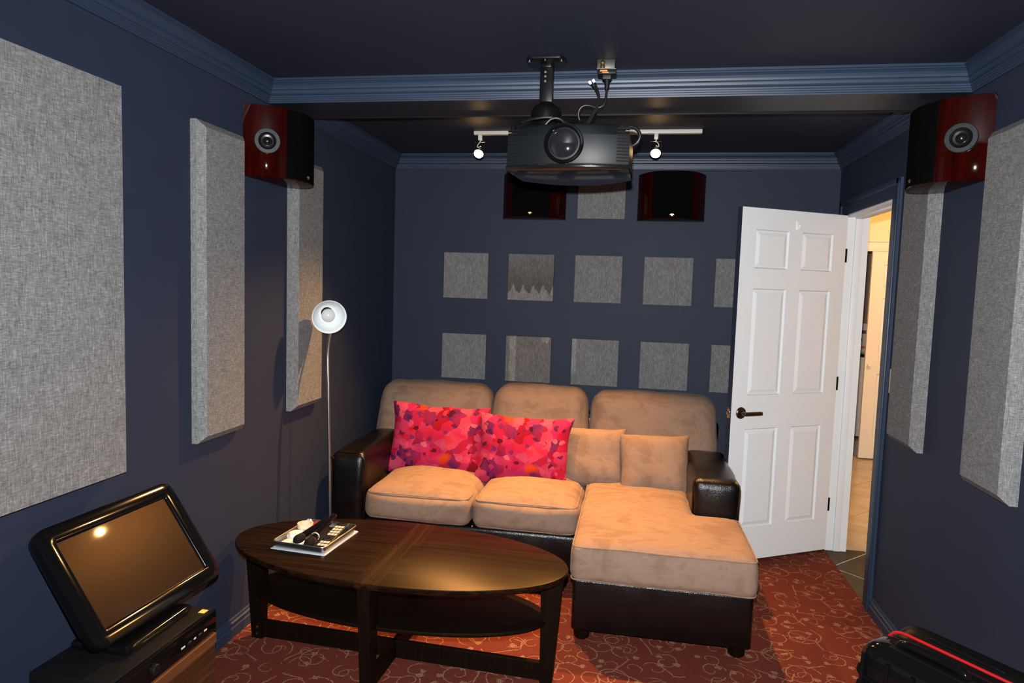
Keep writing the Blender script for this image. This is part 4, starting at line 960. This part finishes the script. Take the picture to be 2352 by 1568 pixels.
SWD, SHT = 0.435, 0.274
ol = rounded([(-SWD / 2 - 0.055, -SHT / 2 - 0.050), (SWD / 2 + 0.055, -SHT / 2 - 0.050), (SWD / 2 + 0.055, SHT / 2 + 0.052), (-SWD / 2 - 0.055, SHT / 2 + 0.052)], 0.045, 8)
MY = MM @ Matrix(((0, 0, 1, 0), (1, 0, 0, 0), (0, 1, 0, 0), (0, 0, 0, 1)))        # prism z -> local x
def bezel():
    inner = [(-SWD / 2, -SHT / 2), (SWD / 2, -SHT / 2), (SWD / 2, SHT / 2), (-SWD / 2, SHT / 2)]
    inn = rounded(inner, 0.004, 8); L = len(ol)
    def lerp(t): return [Vector(a).lerp(Vector(b), t) for a, b in zip(ol, inn)]
    def sh(d): return [Vector(a) * (1 + d) for a in ol]
    rings = [(sh(-0.10), -0.045), (sh(-0.015), -0.030), (sh(0), -0.010), (sh(-0.004), 0.004), (lerp(0.14), 0.008), (lerp(0.84), 0.0085), (lerp(0.94), 0.007), (inn, 0.001), (inn, -0.006)]
    vs = []; fs = []
    for o_, z in rings: vs += [(p[0], p[1], z) for p in o_]
    for i in range(len(rings) - 1):
        for k in range(L): fs.append((i * L + k, i * L + (k + 1) % L, (i + 1) * L + (k + 1) % L, (i + 1) * L + k))
    fs.append(tuple(reversed(range(L))))
    return B().add(vs, fs, MY)
bezel().build('bezel', 'black_gloss', mo, angle=50)
B().box((-0.012, -SWD / 2 - 0.002, -SHT / 2 - 0.002), (0.0, SWD / 2 + 0.002, SHT / 2 + 0.002), 0, 1, MM).build('screen', 'screen', mo, smooth=False)
B().soft((0.085, 1.64, 0.4512), (0.275, 1.93, 0.478), 0.012, 12).build('stand_base', 'black_gloss', mo)
B().box((0.100, 1.74, 0.47), (0.150, 1.90, 0.565), 0.01, 2).build('stand_neck', 'black', mo)
B().box((0.2752, 1.70, 0.4655), (0.2762, 1.83, 0.4665)).build('trim_line', 'chrome', mo, smooth=False)

# ------------------------------------------------------------------ suitcase
su = thing('suitcase', (2.50, 1.93, 0), 'black hard-shell suitcase with a red zip standing by the right wall', 'suitcase')
wdv = Vector((0.625, -0.7806, 0)); thv = Vector((0.7806, 0.625, 0))
MSU = Matrix(((wdv.x, thv.x, 0, 2.425), (wdv.y, thv.y, 0, 2.125), (0, 0, 1, 0), (0, 0, 0, 1)))   # x width from far end, y thickness (0 = zip), z up
ZTOP = 0.560
B().soft((-0.012, -0.155, 0.05), (0.390, -0.006, ZTOP), 0.055, 16, (0, 0, 0.01, 0, 0, 0.006), mat=MSU).build('front_shell', 'black_gloss', su)
B().soft((-0.012, 0.006, 0.05), (0.390, 0.095, ZTOP + 0.004), 0.055, 14, (0, 0, 0, 0.01, 0, 0.004), mat=MSU).build('rear_shell', 'case_black', su)
zl = [MSU @ Vector((x, -0.001, z)) for x, z in rounded([(-0.010, 0.052), (0.388, 0.052), (0.388, ZTOP - 0.001), (-0.010, ZTOP - 0.001)], 0.06, 8)]
B().tube(zl, 0.0042, 8, True).build('zip', 'red', su)
B().soft((-0.006, -0.016, 0.055), (0.384, 0.016, ZTOP - 0.006), 0.045, 10, mat=MSU).build('gusset', 'case_black', su)
for k in range(6):
    x = 0.02 + k * 0.07
    lp = [MSU @ Vector(p) for p in [(x, -0.158, 0.10), (x, -0.164, 0.35), (x, -0.156, ZTOP - 0.03)]]
    B().tube(lp, 0.006, 8, smooth=1).build('rib', 'black_gloss', su)
for z in (0.47, 0.42, 0.37, 0.32):
    B().tube([MSU @ Vector(p) for p in [(-0.0135, -0.02, z + 0.012), (-0.0155, -0.08, z + 0.008), (-0.008, -0.145, z - 0.004), (0.05, -0.168, z - 0.010), (0.33, -0.168, z - 0.010)]], 0.006, 8, smooth=2).build('rib', 'black_gloss', su)
B().soft((0.065, -0.120, ZTOP - 0.010), (0.275, -0.060, ZTOP + 0.004), 0.006, 10, mat=MSU).build('handle_plate', 'case_black', su)
B().tube([MSU @ Vector(p) for p in [(0.080, -0.090, ZTOP - 0.004), (0.085, -0.090, ZTOP + 0.012), (0.120, -0.092, ZTOP + 0.018), (0.220, -0.092, ZTOP + 0.018), (0.255, -0.090, ZTOP + 0.012), (0.260, -0.090, ZTOP - 0.004)]], 0.0115, 12, smooth=2).build('carry_handle', 'black_gloss', su)
B().soft((0.09, 0.030, ZTOP - 0.006), (0.29, 0.065, ZTOP + 0.006), 0.006, 10, mat=MSU).build('trolley_handle', 'case_black', su)
for (x, y) in ((0.04, -0.12), (0.35, -0.12), (0.04, 0.06), (0.35, 0.06)):
    c = MSU @ Vector((x, y, 0.026)); a_ = wdv * 0.011
    B().cyl(c - a_, c + a_, 0.026, n=20).cyl(c + Vector((0, 0, 0.02)), c + Vector((0, 0, 0.045)), 0.012, n=10).build('wheel', 'black', su)

# ------------------------------------------------------------------ light switch
sw = thing('light_switch', (W - 0.003, 3.42, 1.085), 'beige light switch plate beside the doorway, mostly behind the grey panel', 'light switch')
B().box((W - 0.006, 3.385, 1.085), (W - 0.0002, 3.470, 1.200), 0.003).build('plate', 'beige_plate', sw)
B().box((W - 0.012, 3.418, 1.128), (W - 0.005, 3.436, 1.158), 0.002).build('toggle', 'beige_plate', sw)

for o in bpy.data.objects:
    if '_o' in o: del o['_o']
